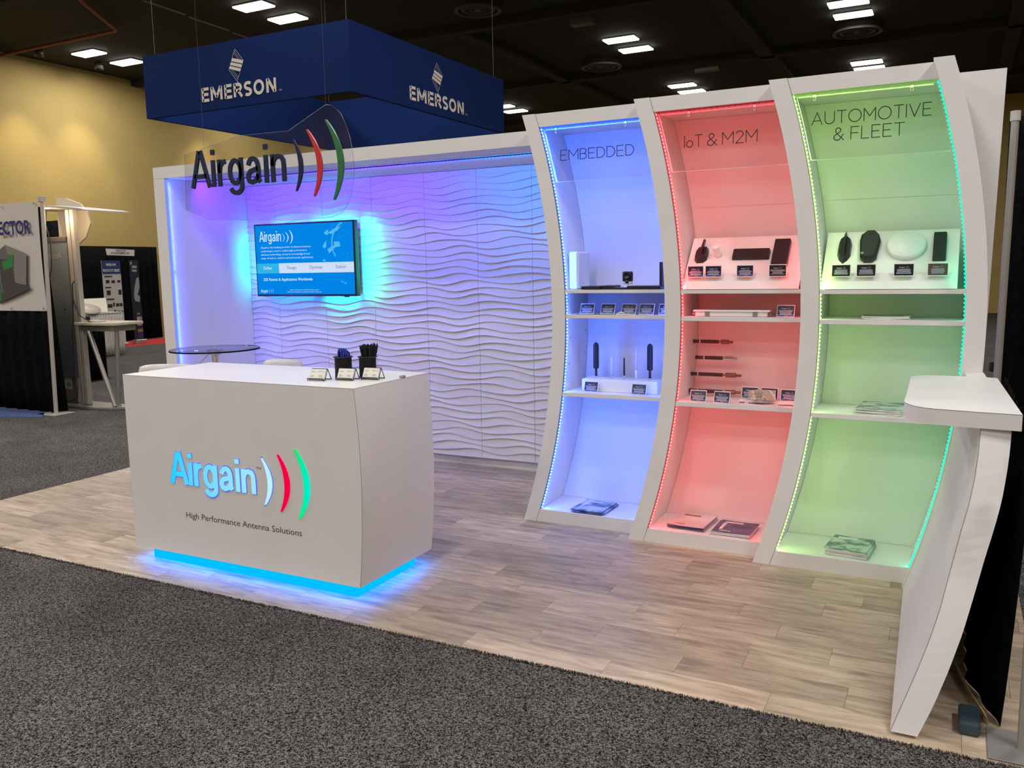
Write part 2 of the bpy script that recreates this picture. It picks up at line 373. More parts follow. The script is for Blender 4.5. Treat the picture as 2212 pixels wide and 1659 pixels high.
# ------------------------------------------------------------------ hall shell
XL, XR, YN, YF = -17.7, 8.0, -13.0, 25.9
MB().box(XL, XR, YN, YF, -0.12, -0.002).build('floor', CARPET, kind='structure', label='grey speckled loop carpet of the exhibition hall')
ceil = MB().box(XL, XR, YN, YF, H, H+0.1).build('ceiling', CEILM, kind='structure', label='black ceiling of the exhibition hall')
MB().box(XL-0.2, XL, YN, YF, -0.1, H+0.1).build('wall_left', WALLM, kind='structure', label='tall ochre hall wall lit by downlights')
MB().box(XL, XR, YF, YF+0.2, -0.1, H+0.1).build('wall_back', WALLM, kind='structure')
MB().box(XR, XR+0.2, YN, YF, -0.1, H+0.1).build('wall_right', WALLM, kind='structure')
MB().box(XL, XR, YN-0.2, YN, -0.1, H+0.1).build('wall_front', WALLM, kind='structure')
for i, (x0,x1,y0,y1) in enumerate([(XL,XR,6.4,6.6),(XL,XR,11.85,12.05),(XL,XR,17.0,17.2),(XL,XR,22.2,22.4),(-8.75,-8.5,12.06,21.5),(-3.95,-3.65,12.06,21.5),(0.8,1.05,12.06,21.5)]):
    MB().box(x0,x1,y0,y1,H-0.14,H-0.001).build('trim_%d' % (i+1), BEAMM, kind='structure')

# ceiling fixtures
LPOS = []
for x, ys in {-16.15: (9.58, 10.5), -10.95: (8.92, 9.78), -6.2: (14.36, 15.3), -6.4: (19.5, 20.4), -1.82: (14.12, 14.97), -1.96: (19.3, 20.0), -11.7: (19.55, 20.4)}.items():
    for y in ys: LPOS.append((x, y, 1))
for x in (-10.9, -6.2, -1.8, 2.9): 
    for y in (4.2, 5.1, -1.0, -1.9, -6.1, -7.0, -11.0): LPOS.append((x, y, 0))
LPOS += [(2.9,9.3,0),(2.9,14.5,0),(-16.1,4.4,0),(-16.1,-1,0),(-16.1,-6,0),(-16.1,15,0),(-16.1,20,0)]
DIFF = glow('lamp_diffuser', (1.0,0.93,0.80), 9.0); FRAME = mat('lamp_frame', (0.05,0.045,0.04), 0.5)
vis = ['leftmost lit ceiling light over the ochre wall', 'lit ceiling light second from the left, over the blue hanging sign corner',
       'lit ceiling light at the top edge, left of its neighbour', 'lit ceiling light just above the blue hanging sign',
       'upper of the two lit ceiling lights above the middle bay', 'lower of the two lit ceiling lights above the middle bay',
       'upper of the small ceiling lights over the red-lit bay', 'lower of the small ceiling lights over the red-lit bay',
       'topmost lit ceiling light at the right', 'ceiling light just above the right round air diffuser',
       'upper ceiling light over the green-lit bay', 'ceiling light half hidden by the top of the green-lit bay',
       'small ceiling light beside the right end of the blue sign, upper', 'small ceiling light beside the right end of the blue sign, lower']
for i, (x, y, v) in enumerate(LPOS):
    t = thing('ceiling_light', (x,y,H-0.07), vis[i] if v else 'rectangular ceiling light outside the frame', 'ceiling light', 'rectangular hall ceiling lights')
    fx, fy = 0.34, 0.17
    f = MB(); f.box(x-fx+.01,x+fx-.01,y-fy+.01,y+fy-.01,H-0.03,H-0.001); f.build('frame', FRAME, t)
    MB().bbox(x-fx,x+fx,y-fy,y+fy,H-0.062,H-0.03,0.015).build('diffuser', DIFF, t)
    area('lamp', (x,y,H-0.066), (0,0,-1), fx*2, fy*2, (1.0,0.96,0.945), HALL_W*(0.95 if y > 6 else 1.35 if y > 3 else (1.75 if (x > 0 or x < -9) else 0.65) if y > -3 else 1.0 if y > -8 else 1.75), t)
DIFM = mat('diffuser_metal', (0.10,0.085,0.07), 0.5)
for (x,y,r,lab) in [(-7.6,10.9,0.42,'round ceiling air diffuser at the top edge of the photo'), (-7.32,16.15,0.46,'round ceiling air diffuser below the middle pair of lights'), (-1.85,16.05,0.47,'round ceiling air diffuser at the upper right')]:
    t = thing('air_diffuser', (x,y,H-0.12), lab, 'air vent', 'round air diffusers in the ceiling')
    for k in (1.0, 0.72, 0.45):
        MB().lathe([(r*k,0.0),(r*(k-0.10),0.02),(r*(k-0.14),-0.015),(r*(k-0.16),0.03),(r*k,0.04),(r*k,0.0)], x, y, H-0.13+ (1-k)*0.05).build('ring', DIFM, t)
    MB().lathe([(r*.15,0),(r*.10,-.03),(0.001,-.035)], x, y, H-.10).build('hub', DIFM, t)
    MB().lathe([(0.001,0),(r*.98,0.0),(r*.98,.11)], x, y, H-.10).build('backing', BEAMM, t)
for (x,y,w,lab) in [(-6.2,12.35,.22,'small dark box vent by the ceiling beam, upper'),(-5.2,17.4,.28,'small dark box vent by the ceiling beam, lower')]:
    tag(MB().bbox(x-w,x+w,y-.1,y+.1,H-.22,H-.001,.01).build('box_vent', DIFM), lab, 'air vent')
MB().tube([(-17.6,8.55,H-.12),(-14.0,8.52,H-.12),(-13.9,8.45,H-.12),(-13.05,7.2,H-.12),(-12.6,6.6,H-.12)], 0.035, 8).build('sprinkler_pipe', mat('orange_pipe',(0.22,0.045,0.02),0.6), label='orange sprinkler pipe bending under the black ceiling at upper left', cat='pipe')
for k,(a,b,c) in enumerate([(7.7,8.6,-12.23),(8.75,9.75,-12.33),(9.9,11.2,-12.43)]):
    MB().tube([(c,a,H-.06),(c-.04,b,H-.06)], 0.014, 6).build('conduit', mat('conduit_grey',(0.3,0.28,0.22),0.5), label=('nearest','middle','farthest')[k]+' of the three thin grey conduits under the ceiling at upper left', cat='conduit', group='conduits under the ceiling')
# wall washers
for y in (7.0, 8.9, 10.3, 13.9, 17.6, 21.0):
    t = thing('wall_washer', (XL+0.9,y,H-.2), 'small downlight washing the ochre wall', 'downlight', 'downlights washing the ochre wall')
    MB().lathe([(0.001,0.13),(0.09,0.13),(0.09,0.0),(0.07,0.0),(0.06,0.06),(0.001,0.07)], XL+0.9, y, H-.15, 16).build('can', FRAME, t)
    l = bpy.data.lights.new('lamp','SPOT'); l.energy = 210; l.color = (1,.84,.56); l.spot_size = math.radians(66); l.spot_blend = 1.0; l.shadow_soft_size = 0.06
    o = bpy.data.objects.new('lamp', l); C.objects.link(o); o.matrix_world = Matrix.Translation((XL+0.9,y,H-.22)) @ Matrix.Rotation(math.radians(13),4,'Y')
    o.parent = t; o.matrix_parent_inverse = Matrix.Translation(-Vector(t.location))

# ------------------------------------------------------------------ booth floor: planks
bf = MB().box(-5.93, 0.46, 0.0, 3.2, -0.03, -0.004).build('floor', mat('underlay',(0.05,0.045,0.04),0.9), kind='structure', label='booth floor of grey-brown wood-look planks')
PW, PLN = 0.1632, 0.632
offs = [-0.425,-0.17,-0.572,-0.265,-0.50,-0.065,-0.355,-0.20,-0.45,-0.10,-0.33]
pm = {}
def plank_mesh(L):
    k = round(L,3)
    if k not in pm:
        m = MB(); m.box(0.0006, L-0.0006, 0.0006, PW-0.0006, -0.0045, 0.0)
        me = bpy.data.meshes.new('plank'); me.from_pydata(m.v, [], m.f); me.materials.append(PLANK); me.update(); pm[k] = me
    return pm[k]
for r in range(19):
    off = offs[r] if r < len(offs) else random.uniform(-.6,0)
    y = r*PW; x = off+PLN
    while x > 0.46-0.001: x -= PLN
    x += PLN
    while x > -5.92:
        a = max(x-PLN, -5.92); b = min(x, 0.455)
        if b-a > 0.02:
            o = bpy.data.objects.new('plank', plank_mesh(b-a)); C.objects.link(o); o.location = (a, y, random.uniform(-.0004,0)); o.parent = bf
        x -= PLN
# tufted edge of the aisle carpet against the planks
m = MB(); rr = random.Random(3)
for i in range(5200):
    x = rr.uniform(-5.2, 0.6); y = -abs(rr.gauss(0,0.007))+0.004; r = rr.uniform(.0018,.0036); h = rr.uniform(.004,.010); a = rr.uniform(0,PI)
    dx, dy = rr.uniform(-.005,.005), rr.uniform(-.003,.006)
    c, s_ = math.cos(a)*r, math.sin(a)*r
    m.add([(x-c,y-s_,-.002),(x+c,y+s_,-.002),(x+s_*.7,y-c*.7,-.002),(x+dx,y+dy,h)], [(0,1,3),(1,2,3),(2,0,3)])
m.build('carpet_edge', CARPET, label='tufted edge of the grey aisle carpet along the planks', cat='carpet', kind='stuff', fixn=False)

# ------------------------------------------------------------------ LED tape helper
def led_tape(parent, pts, face, col, bead_col, power, wd=0.008, step=0.0165, seg=None, bead=True, es=14, tape_es=1.2, label=None, lamps=True, spread=178, bs=0.0028, geo=None):
    """tape of small beads along pts; lamps shine along face"""
    face = Vector(face).normalized(); lampf = face
    if geo: face = Vector(geo)
    P = [Vector(p) for p in pts]; m = MB(); bm_ = MB()
    for a, b in zip(P, P[1:]):
        d = (b-a).normalized(); w = d.cross(face).normalized()*wd/2
        m.add([a-w+face*.003, a+w+face*.003, b+w+face*.003, b-w+face*.003, a-w-face*.0005, a+w-face*.0005, b+w-face*.0005, b-w-face*.0005],
              [(0,1,2,3),(7,6,5,4),(0,4,5,1),(1,5,6,2),(2,6,7,3),(3,7,4,0)])
        n = max(1,int((b-a).length/step))
        for i in range(n):
            c = a+(b-a)*((i+.5)/n); s = bs
            c = c+face*.0031; u = [c+w*.9+d*s, c-w*.9+d*s, c-w*.9-d*s, c+w*.9-d*s]; v = [p+face*.004 for p in u]
            bm_.add(u+v, [(4,5,6,7),(0,4,7,3),(1,2,6,5),(0,1,5,4),(2,3,7,6)])
    t = m.build('led_tape', glow('led_tape_'+str(len(bpy.data.materials)), col, tape_es), parent, label=label)
    b = bm_.build('led_beads', glow('led_bead_'+str(len(bpy.data.materials)), bead_col, es), parent, kind='stuff', fixn=False)
    if lamps:
        tot = sum((b-a).length for a,b in zip(P,P[1:]))
        grp = seg or [(i,i+1) for i in range(len(P)-1)]
        if not seg: P = list(P)
        for i,j in grp:
            a, b_ = P[i], P[j]; L = (b_-a).length
            td = (b_-a).normalized(); lf = (lampf-td*lampf.dot(td)).normalized()
            area('led_lamp', (P[(i+j)//2] if j-i>1 else (a+b_)/2)+lampf*.012, lf, L*.96, 0.008, col, power*L/tot, parent, spread=spread, xaxis=(b_-a))
    return t

# ------------------------------------------------------------------ back wall alcove
bw = thing('alcove_wall', (-4.0,2.5,0), 'white framed booth back wall with rippled lining, holding the television', 'exhibit wall')
MB().box(-5.706,-5.585,2.039,3.02,0.0,2.35).build('side_panel', WHITE, bw)
MB().prismz([(-5.706,2.039),(-2.214,2.039),(-2.214,2.182),(-2.02,2.182),(-2.02,3.02),(-5.706,3.02)],2.352,2.442).build('top_beam', WHITE, bw)
MB().box(-5.706,-2.02,2.975,3.02,0.0,2.35).build('backing_panel', WHITE, bw)
MB().box(-5.64,-5.60,2.0375,2.0392,0,2.44).box(-5.706,-5.0,2.0375,2.0392,2.3505,2.3515)
# rippled panels
NR, ZB, ZT = 42, 0.078, 2.349
ph = [random.uniform(0,2*PI)]; ph2 = [random.uniform(0,2*PI)]
for k in range(NR+2): ph.append(ph[-1]+random.uniform(0.5,1.5)*random.choice((1,1,-1))); ph2.append(ph2[-1]+random.uniform(-1.2,1.2))
pit = (ZT-ZB)/NR
def ridge(k, x):
    a = 0.30*pit*math.sin(2*PI*x/0.60+ph[k]) + 0.06*pit*math.sin(2*PI*x/0.37+ph2[k])
    return ZB+(k)*pit + a*(0 if k in (0,NR) else 1)
seams = [-5.584, -5.26, -4.73, -4.21, -3.69, -3.21, -2.735, -2.03]
for a, b in zip(seams, seams[1:]):
    m = MB(); a += 0.0012; b -= 0.0012; n = max(6,int((b-a)/0.026)); xs = [a+(b-a)*i/n for i in range(n+1)]
    yb = 2.945
    for k in range(NR):
        rows = []
        for t in (0, .12, .3, .5, .7, .88, 1.0):      # t=0 lip at the bottom of the band, 1 under the next lip
            d = 0.0155*(1-t)**1.6
            rows.append([(x, yb-0.004-d*(0.75+.25*math.sin(7*x+k)), ridge(k,x)+(ridge(k+1,x)-ridge(k,x))*t) for x in xs])
        vs = [p for r in rows for p in r]; q = n+1
        m.add(vs, [(j*q+i, j*q+i+1, (j+1)*q+i+1, (j+1)*q+i) for j in range(len(rows)-1) for i in range(n)], True)
        lip = rows[0]; back = [(p[0], yb-0.004, p[2]+0.0004) for p in lip]
        m.add(lip+back, [(i, i+1, i+1+q, i+q) for i in range(n)])
    for x in (a,b): m.add([(x,yb-.004,ZB),(x,yb+.02,ZB),(x,yb+.02,ZT),(x,yb-.004,ZT)], [(0,1,2,3)])
    m.build('wave_panel', WAVE, bw, fixn=False)
# edge light strips of the alcove
led_tape(bw, [(-5.580,2.056,2.34),(-5.580,2.056,1.6),(-5.580,2.056,.8),(-5.580,2.056,.02)], (0.55,0.85,0), (0.05,0.09,1.0), (0.05,0.50,1.0), 10.0, wd=0.012, bead=True, es=3, tape_es=3.0, label='blue light strip up the alcove side')
for x0,x1,c,p in [(-5.54,-4.9,(0.19,0.01,1),5.4),(-4.9,-4.2,(0.11,0.04,1),4.8),(-4.2,-3.5,(0.15,0.02,1),6.3),(-3.5,-3.0,(0.04,0.09,1),4.8),(-3.0,-2.25,(0.0,0.24,1),6.2)]:
    led_tape(bw, [(x0,2.33,2.345),(x1,2.33,2.345)], (0,0.86,-0.5), c, c, p, es=0.35, tape_es=0.2, step=.03)

# television
tv = thing('television', (-4.83,2.85,1.38), 'wall television showing a blue company slide with four tabs', 'television')
X0,X1,Z0,Z1 = -5.375,-4.284,1.378,2.003
MB().bbox(X0,X1,2.79,2.84,Z0,Z1,.004).build('bezel', BLACKP, tv)
MB().box(-5.05,-4.6,2.84,2.915,1.5,1.85).build('mount', BLACKM, tv)
MB().bbox(-4.42,-4.38,2.795,2.82,Z0-.008,Z0+.002,.002).build('sensor', BLACKP, tv)
s0,s1,t0,t1 = X0+.014, X1-.016, Z0+.018, Z1-.014
scr = MB().box(s0,s1,2.7885,2.7899,t0,t1).build('screen', [glow('screen_blue',(0.0,0.235,0.80),1.0)], tv)
gm = [glow('screen_white',(0.72,0.86,0.97),1.0), glow('screen_pale',(0.62,0.72,0.92),1.0), glow('screen_teal',(0.03,0.46,0.82),1.0), glow('screen_text_blue',(0.03,0.16,0.42),1.0), glow('screen_sky',(0.10,0.48,0.88),1.0), glow('screen_dim',(0.03,0.33,0.85),1.0)]
m = MB(); yy = 2.7875
def rect(m, x0,x1,z0,z1,y=yy): m.add([(x0,y,z0),(x1,y,z0),(x1,y,z1),(x0,y,z1)], [(0,1,2,3)])
m.mi = 0; bold(m,'Airgain',-5.317,-5.068,1.851,.088,.0085,gap=.24,O=(0,yy-.0004,0))
for tp,bt,bu,w in [((-5.052,1.917),(-5.048,1.845),-5.028,.006),((-5.015,1.928),(-5.010,1.838),-4.983,.009),((-4.972,1.944),(-4.966,1.825),-4.936,.012)]: crescent(m,tp,bt,bu,w,O=(0,yy-.0004,0))
for i,(s,xe) in enumerate([('Airgain is the leading provider of advanced antenna',-4.745),('technologies used to enable high performance',-4.79),('wireless networking, across an increasingly broad',-4.76),('range of indoor, outdoor and automotive applications.',-4.72)]):
    put_text(m,s,-5.305,xe,1.793-i*.0305,.0155,O=(0,yy-.0004,0),res=1)
put_text(m,'225 Patents & Applications Worldwide',-5.292,-4.742,1.513,.023,O=(0,yy-.0004,0),offset=.01,res=2)
put_text(m,'Airgain',-5.33,-5.25,1.412,.028,O=(0,yy-.0004,0),res=1)
for k in range(3): crescent(m,(-5.236+k*.02,1.440+k*.003),(-5.234+k*.02,1.409-k*.003),-5.228+k*.02,.002,O=(0,yy-.0004,0),n=8)
put_text(m,'Airgain, Inc. Proprietary and Confidential. All rights reserved.',-5.0,-4.68,1.430,.008,O=(0,yy-.0004,0),res=1)
put_text(m,'Airgain and the Airgain logo are registered trademarks of Airgain, Inc.',-5.03,-4.65,1.413,.008,O=(0,yy-.0004,0),res=1)
zt0, zt1 = 1.577, 1.663
m.mi = 2; rect(m,s0,-5.108,zt0,zt1)
m.mi = 1; rect(m,-5.108,s1,zt0,zt1)
m.mi = 0; put_text(m,'Define',-5.283,-5.19,1.611,.026,O=(0,yy-.0006,0),res=2)
m.mi = 3
for s,a,b in (('Design',-5.015,-4.915),('Optimize',-4.768,-4.632),('Deliver',-4.487,-4.378)): put_text(m,s,a,b,1.611,.026,O=(0,yy-.0006,0),res=2)
# globe of map pieces and fine arcs at the right of the slide
m.mi = 5
gc = (-4.335,1.815); gr = .19
def inside(x,z): return s0<x<s1 and t0<z<t1
def larc(cx,cz,rx,rz,a0,a1,w,n=30,rot=0):
    pr_ = None
    for i in range(n+1):
        t = math.radians(a0+(a1-a0)*i/n); x = cx+rx*math.cos(t)*math.cos(rot)-rz*math.sin(t)*math.sin(rot); z = cz+rx*math.cos(t)*math.sin(rot)+rz*math.sin(t)*math.cos(rot)
        if pr_ and inside(x,z) and inside(*pr_) and not (zt0-.004<z<zt1+.004):
            d = Vector((x-pr_[0],z-pr_[1])).normalized(); n_ = Vector((-d.y,d.x))*w/2
            m.add([(pr_[0]-n_.x,yy,pr_[1]-n_.y),(x-n_.x,yy,z-n_.y),(x+n_.x,yy,z+n_.y),(pr_[0]+n_.x,yy,pr_[1]+n_.y)],[(0,1,2,3)])
        pr_ = (x,z)
larc(*gc,gr,gr,0,360,.0012,60); larc(*gc,gr*.6,gr,0,360,.0008,50); larc(*gc,gr,gr*.4,0,360,.0008,50,.3); larc(*gc,gr*1.25,gr*.8,0,360,.0008,60,-.4); larc(gc[0],gc[1],gr*1.5,gr*.5,0,360,.0008,60,.6)
m.mi = 4
larc(*gc,gr*.97,gr*.97,105,215,.012,30)
def poly(ps): m.add([(x,yy-.0002,z) for x,z in ps],[tuple(range(len(ps)))])
poly([(-4.60,1.905),(-4.555,1.935),(-4.55,1.90),(-4.57,1.885)]); poly([(-4.56,1.90),(-4.50,1.935),(-4.42,1.955),(-4.45,1.925),(-4.52,1.895)])
poly([(-4.618,1.80),(-4.575,1.845),(-4.58,1.79),(-4.60,1.775)]); poly([(-4.57,1.77),(-4.50,1.80),(-4.48,1.79),(-4.55,1.735)]); poly([(-4.50,1.83),(-4.44,1.83),(-4.43,1.79),(-4.49,1.785)])
poly([(-4.63,1.68),(-4.60,1.69),(-4.59,1.665)]); poly([(-4.45,1.505),(-4.41,1.485),(-4.42,1.50)]); poly([(-4.40,1.50),(-4.38,1.48),(-4.405,1.484)])
m.build('screen_graphics', gm, scr, fixn=False)
TC = (0.0,0.95,0.45)
area('backlight', (X1-.006,2.885,1.69), (0.55,0.85,0), .60, .02, TC, 4.2, tv, spread=150, xaxis=(0,0,1))
area('backlight', (X0+.03,2.862,1.69), (-0.9,0.4,0), .5, .02, (0,.50,.62), 1.9, tv, spread=130, xaxis=(0,0,1))
area('backlight', (-4.60,2.885,Z1-.006), (0,0.5,0.85), .5, .02, (0,.40,1), 1.1, tv, spread=170, xaxis=(1,0,0))
area('backlight', (-5.10,2.885,Z1-.006), (0,0.5,0.85), .4, .02, (0,.25,1), .7, tv, spread=170, xaxis=(1,0,0))
area('backlight', (-4.55,2.885,Z0+.006), (0,0.5,-0.85), .35, .02, (0,.55,1), 1.1, tv, spread=170, xaxis=(1,0,0))
area('backlight', (-5.10,2.885,Z0+.006), (0,0.5,-0.85), .5, .02, (0,.2,1), .7, tv, spread=170, xaxis=(1,0,0))

# ------------------------------------------------------------------ curved bays and pillars
XP = [-2.2608,-1.5229,-0.785,-0.0481]; XS = [-2.1737,-1.432,-0.6959,0.0367]; YP = [1.7786,1.6659,1.5645,1.4773]
YBK = [2.135,2.03,1.935]
plab = ['white curved pillar at the left of the blue-lit bay','white curved pillar between the blue-lit and red-lit bays','white curved pillar between the red-lit and green-lit bays','white curved end pillar right of the green-lit bay']
for i in range(4):
    y1 = (YBK[i]+.04) if i < 3 else YBK[2]+.04
    if i > 0: y1 = YBK[i-1]+.04
    p = thing('curved_pillar', (XP[i],YP[i]+.1,0), plab[i], 'pillar', 'curved pillars of the shelf wall')
    curved(MB(), XP[i], XS[i], YP[i], y1, 0.0, 2.491).build('panel', WHITE, p)
    if i < 3: curved(MB(), XS[i]-.0008, XS[i]+.0010, YP[i]-.0006, YP[i]+.01, 0.001, 2.490).build('seam', EDGE, p)
BAYC = [dict(c=(0.02,0.13,1.0), b=(0.40,0.92,1.0), p=8.2, n='blue'), dict(c=(1.0,0.030,0.055), b=(1.0,0.20,0.16), p=2.7, n='red'), dict(c=(0.45,1.0,0.13), b=(0.92,1.0,0.80), p=2.0, n='green')]
ZLV = [(1.434,1.4535),(1.285,1.306),(0.810,0.832)]
for i in range(3):
    c = BAYC[i]; x0, x1, y0, y1 = XS[i]+.0012, XP[i+1]-.0005, YP[i], YBK[i]
    b = thing('curved_shelf_bay', ((x0+x1)/2,y0+.1,0), 'white curved shelf bay lit %s inside' % c['n'], 'shelf unit', 'curved shelf bays')
    curved(MB(), x0, x1, y0, y1+.03, 2.413, 2.489, 4).build('header', WHITE, b)
    curved(MB(), x0, x1, y0, y1+.03, 0.0, 0.080, 4).build('plinth', WHITE, b)
    curved(MB(), x0, x1, y1, y1+.03, 0.081, 2.412).build('back_panel', WHITE, b)
    curved(MB(), x0, x1, y1-.001, y1+.01, 1.9138, 1.9146, 1).build('back_seam', mat('soft_seam',(0.4,0.4,0.4),.6), b)
    for (za,zb) in ZLV:
        curved(MB(), x0, x1, y0+.001, y1-.0005, za, zb, 1).build('shelf', WHITE, b)
    zs = [0.085,0.42,0.80,1.28,1.66,2.04,2.408]
    L = [(x0+.003+g(z), y0+.012, z) for z in zs]; R = [(x1-.003+g(z), y0+.012, z) for z in zs]
    fine = lambda pts, sx: [(sx+g(pts[0]+(pts[-1]-pts[0])*k/40), y0+.010, pts[0]+(pts[-1]-pts[0])*k/40) for k in range(41)]
    sg = [(k*5,k*5+5) for k in range(8)]
    led_tape(b, fine(zs, x0+.001), (0.75,0.66,0), c['c'], c['b'], c['p'], seg=sg, wd=.007, es=7 if i!=1 else 5, tape_es=(2.2,2.0,1.6)[i], geo=(1,0,0), label='%s light strip up the left edge' % ('white-green' if i==2 else 'cyan' if i==0 else 'red'), bs=.0032)
    rc, rb = (c['c'], c['b']) if i != 2 else ((0.0,0.85,0.42), (0.0,0.85,0.60))
    led_tape(b, fine(zs, x1-.001), (-0.75,0.66,0), rc, rb, c['p']*(.8 if i<2 else .55), seg=sg, wd=.007, es=5, tape_es=1.6, geo=(-1,0,0), label='%s light strip up the right edge' % ('teal' if i==2 else 'cyan' if i==0 else 'red'), bs=.0032)
    led_tape(b, [(x0+g(2.41)+.01,y0+.012,2.409),(x1+g(2.41)-.01,y0+.012,2.409)], (0,0.6,-0.8), c['c'], c['c'], c['p']*.18, es=(1.5,.35,.45)[i], tape_es=(1.2,.35,.4)[i], step=.03, bs=.002)
    # screw holes in the left side of the blue bay
    if i == 0:
        h = MB()
        for (yy_,zz_) in ((2.10,1.19),(1.85,1.16),(2.10,1.05),(1.85,1.0)): h.tube([(x0+g(zz_)-.001,yy_,zz_),(x0+g(zz_)+.0015,yy_,zz_)],.004,8)
        h.build('screw_hole', EDGE, b)
# end panel behind the green bay
MB().add([(-0.03,1.985,0),(0.30,1.985,0),(0.262,1.985,1.0),(0.292,1.985,2.507),(-0.03,1.985,2.507),
          (-0.03,2.03,0),(0.30,2.03,0),(0.262,2.03,1.0),(0.292,2.03,2.507),(-0.03,2.03,2.507)],
         [(0,1,2,3,4),(9,8,7,6,5),(0,5,6,1),(1,6,7,2),(2,7,8,3),(3,8,9,4),(4,9,5,0)]).build('exhibit_wall', WHITE, label='flat white upright wall behind the curved end pillar', cat='exhibit wall')

# header signs: clear sheet, hairline lettering, two clips
def header(i, label, rows, clips):
    x0, x1, y = XS[i]+.016, XP[i+1]-.016, YP[i]+.030
    t = thing('header_sign', ((x0+x1)/2, y, 2.41), label, 'sign', 'clear header signs of the bays')
    curved(MB(), x0, x1, y, y+.003, 2.092, 2.400, 8).build('acrylic_sheet', ACRYLH, t)
    e = MB(); k = g(2.092); e.box(x0+k, x1+k, y-.0004, y+.0034, 2.0905, 2.092); curved(e, x0-.0005, x0+.0012, y-.0004, y+.0034, 2.092, 2.40, 8)
    e.build('sheet_edge', mat('lit_edge',(0.75,0.8,0.85),0.3), t)
    for (s,a,b_,z,cap) in rows:
        m = MB(); hair(m, s, a, b_, z, cap, y-.0015); m.build('lettering', TEXTK, t, fixn=False)
    for cx in clips:
        q = MB(); q.bbox(cx-.006,cx+.006,y-.006,y+.008,2.372,2.4115,.001,1); q.mi = 1; q.tube([(cx,y-.008,2.386),(cx,y-.005,2.386)],.003,8)
        q.build('clip', [ALU, BLACKM], t)
header(0,'clear header sign reading EMBEDDED',[('EMBEDDED',-1.992,-1.540,2.214,.058)],(-2.021,-1.588))
header(1,'clear header sign reading IoT & M2M',[('IoT',-1.214,-1.118,2.215,.0605),('&',-1.091,-1.040,2.216,.0605),('M2M',-1.010,-0.831,2.217,.0605)],(-1.19,-0.846))
header(2,'clear header sign reading AUTOMOTIVE & FLEET',[('AUTOMOTIVE',-0.547,-0.019,2.259,.058),('&',-0.444,-0.398,2.178,.058),('FLEET',-0.365,-0.130,2.178,.058)],(-0.537,-0.105))

# ------------------------------------------------------------------ end counter
ec = thing('end_counter', (0.1,0.8,0), 'white rounded countertop on a curved side panel at the right end', 'counter')
LIp = [(-.014,.04,0),(.024,.071,.108),(.059,.10,.208),(.092,.13,.312),(.121,.161,.419),(.14,.19,.516),(.160,.217,.62),(.176,.236,.70),(.190,.251,.76),(.205,.278,.85),(.213,.305,.93),(.217,.335,1.022)]
LOp = [(.069,.04,0),(.117,.073,.115),(.157,.104,.235),(.193,.137,.361),(.224,.175,.499),(.246,.206,.60),(.265,.232,.678),(.281,.252,.75),(.290,.268,.80),(.300,.29,.88),(.306,.312,.95),(.309,.335,1.022)]
def lerp_at(T, z):
    for a,b in zip(T,T[1:]):
        if a[2] <= z <= b[2]+1e-9:
            k = (z-a[2])/(b[2]-a[2]); return tuple(a[j]+(b[j]-a[j])*k for j in range(3))
    return T[-1]
m = MB(); s = MB(); n = 24; prev = None
for i in range(n+1):
    z = 0.012+(1.0215-0.012)*i/n; a = lerp_at(LIp,z); b = lerp_at(LOp,z); ib = (XS[3]-.082+g(z), 1.474, z); ob = (XS[3]+g(z), 1.474, z)
    cur = [a,b,ob,ib]
    cur = [(p[0],p[1],z) for p in cur]
    if prev:
        for j in range(4):
            nn = 16 if j in (1,3) else 1; p0,p1,c0,c1 = (Vector(q) for q in (prev[j],prev[(j+1)%4],cur[j],cur[(j+1)%4]))
            for q in range(nn):
                a_, b_ = q/nn, (q+1)/nn
                m.add([p0.lerp(p1,a_),p0.lerp(p1,b_),c0.lerp(c1,b_),c0.lerp(c1,a_)],[(0,1,2,3)], False)
        s.add([(prev[0][0]-.0007,prev[0][1]-.0012,prev[0][2]),(prev[0][0]+.0009,prev[0][1]-.0012,prev[0][2]),(cur[0][0]+.0009,cur[0][1]-.0012,cur[0][2]),(cur[0][0]-.0007,cur[0][1]-.0012,cur[0][2])],[(0,1,2,3)])
    else: m.add(cur,[(3,2,1,0)])
    prev = cur
m.add(prev,[(0,1,2,3)]); m.build('side_panel', WHITE, ec); s.build('panel_seam', EDGE, ec, fixn=False)
MB().box(0.0,0.06,0.07,1.4,0.0,0.012).build('foot', BLACKM, ec)
def rc(cx,cy,rx,ry,a0,a1,n=10): return [(cx+rx*math.cos(math.radians(a0+(a1-a0)*i/n)), cy+ry*math.sin(math.radians(a0+(a1-a0)*i/n))) for i in range(n+1)]
out = [(0.336,0.306)] + [(0.298,1.285),(0.258,1.300),(0.250,1.476),(0.171,1.476),(0.181,1.305)] + rc(0.06,1.21,0.10,0.095,90,180,8) + [(-0.038,1.1),(-0.032,0.7)] + rc(0.10,0.50,0.131,0.165,180,270,14) + [(0.20,0.318)]
out = out[::-1]
MB().prismz(out,1.024,1.080).build('countertop', WHITE, ec)
q = MB(); k = [(x,y) for x,y in out]
cx, cy = .15,.8
q.prismz([(x+(0.0006 if x>cx else -0.0006),y+(0.0006 if y>cy else -0.0006)) for x,y in out],1.0785,1.0797); q.build('edge_line', EDGE, ec)

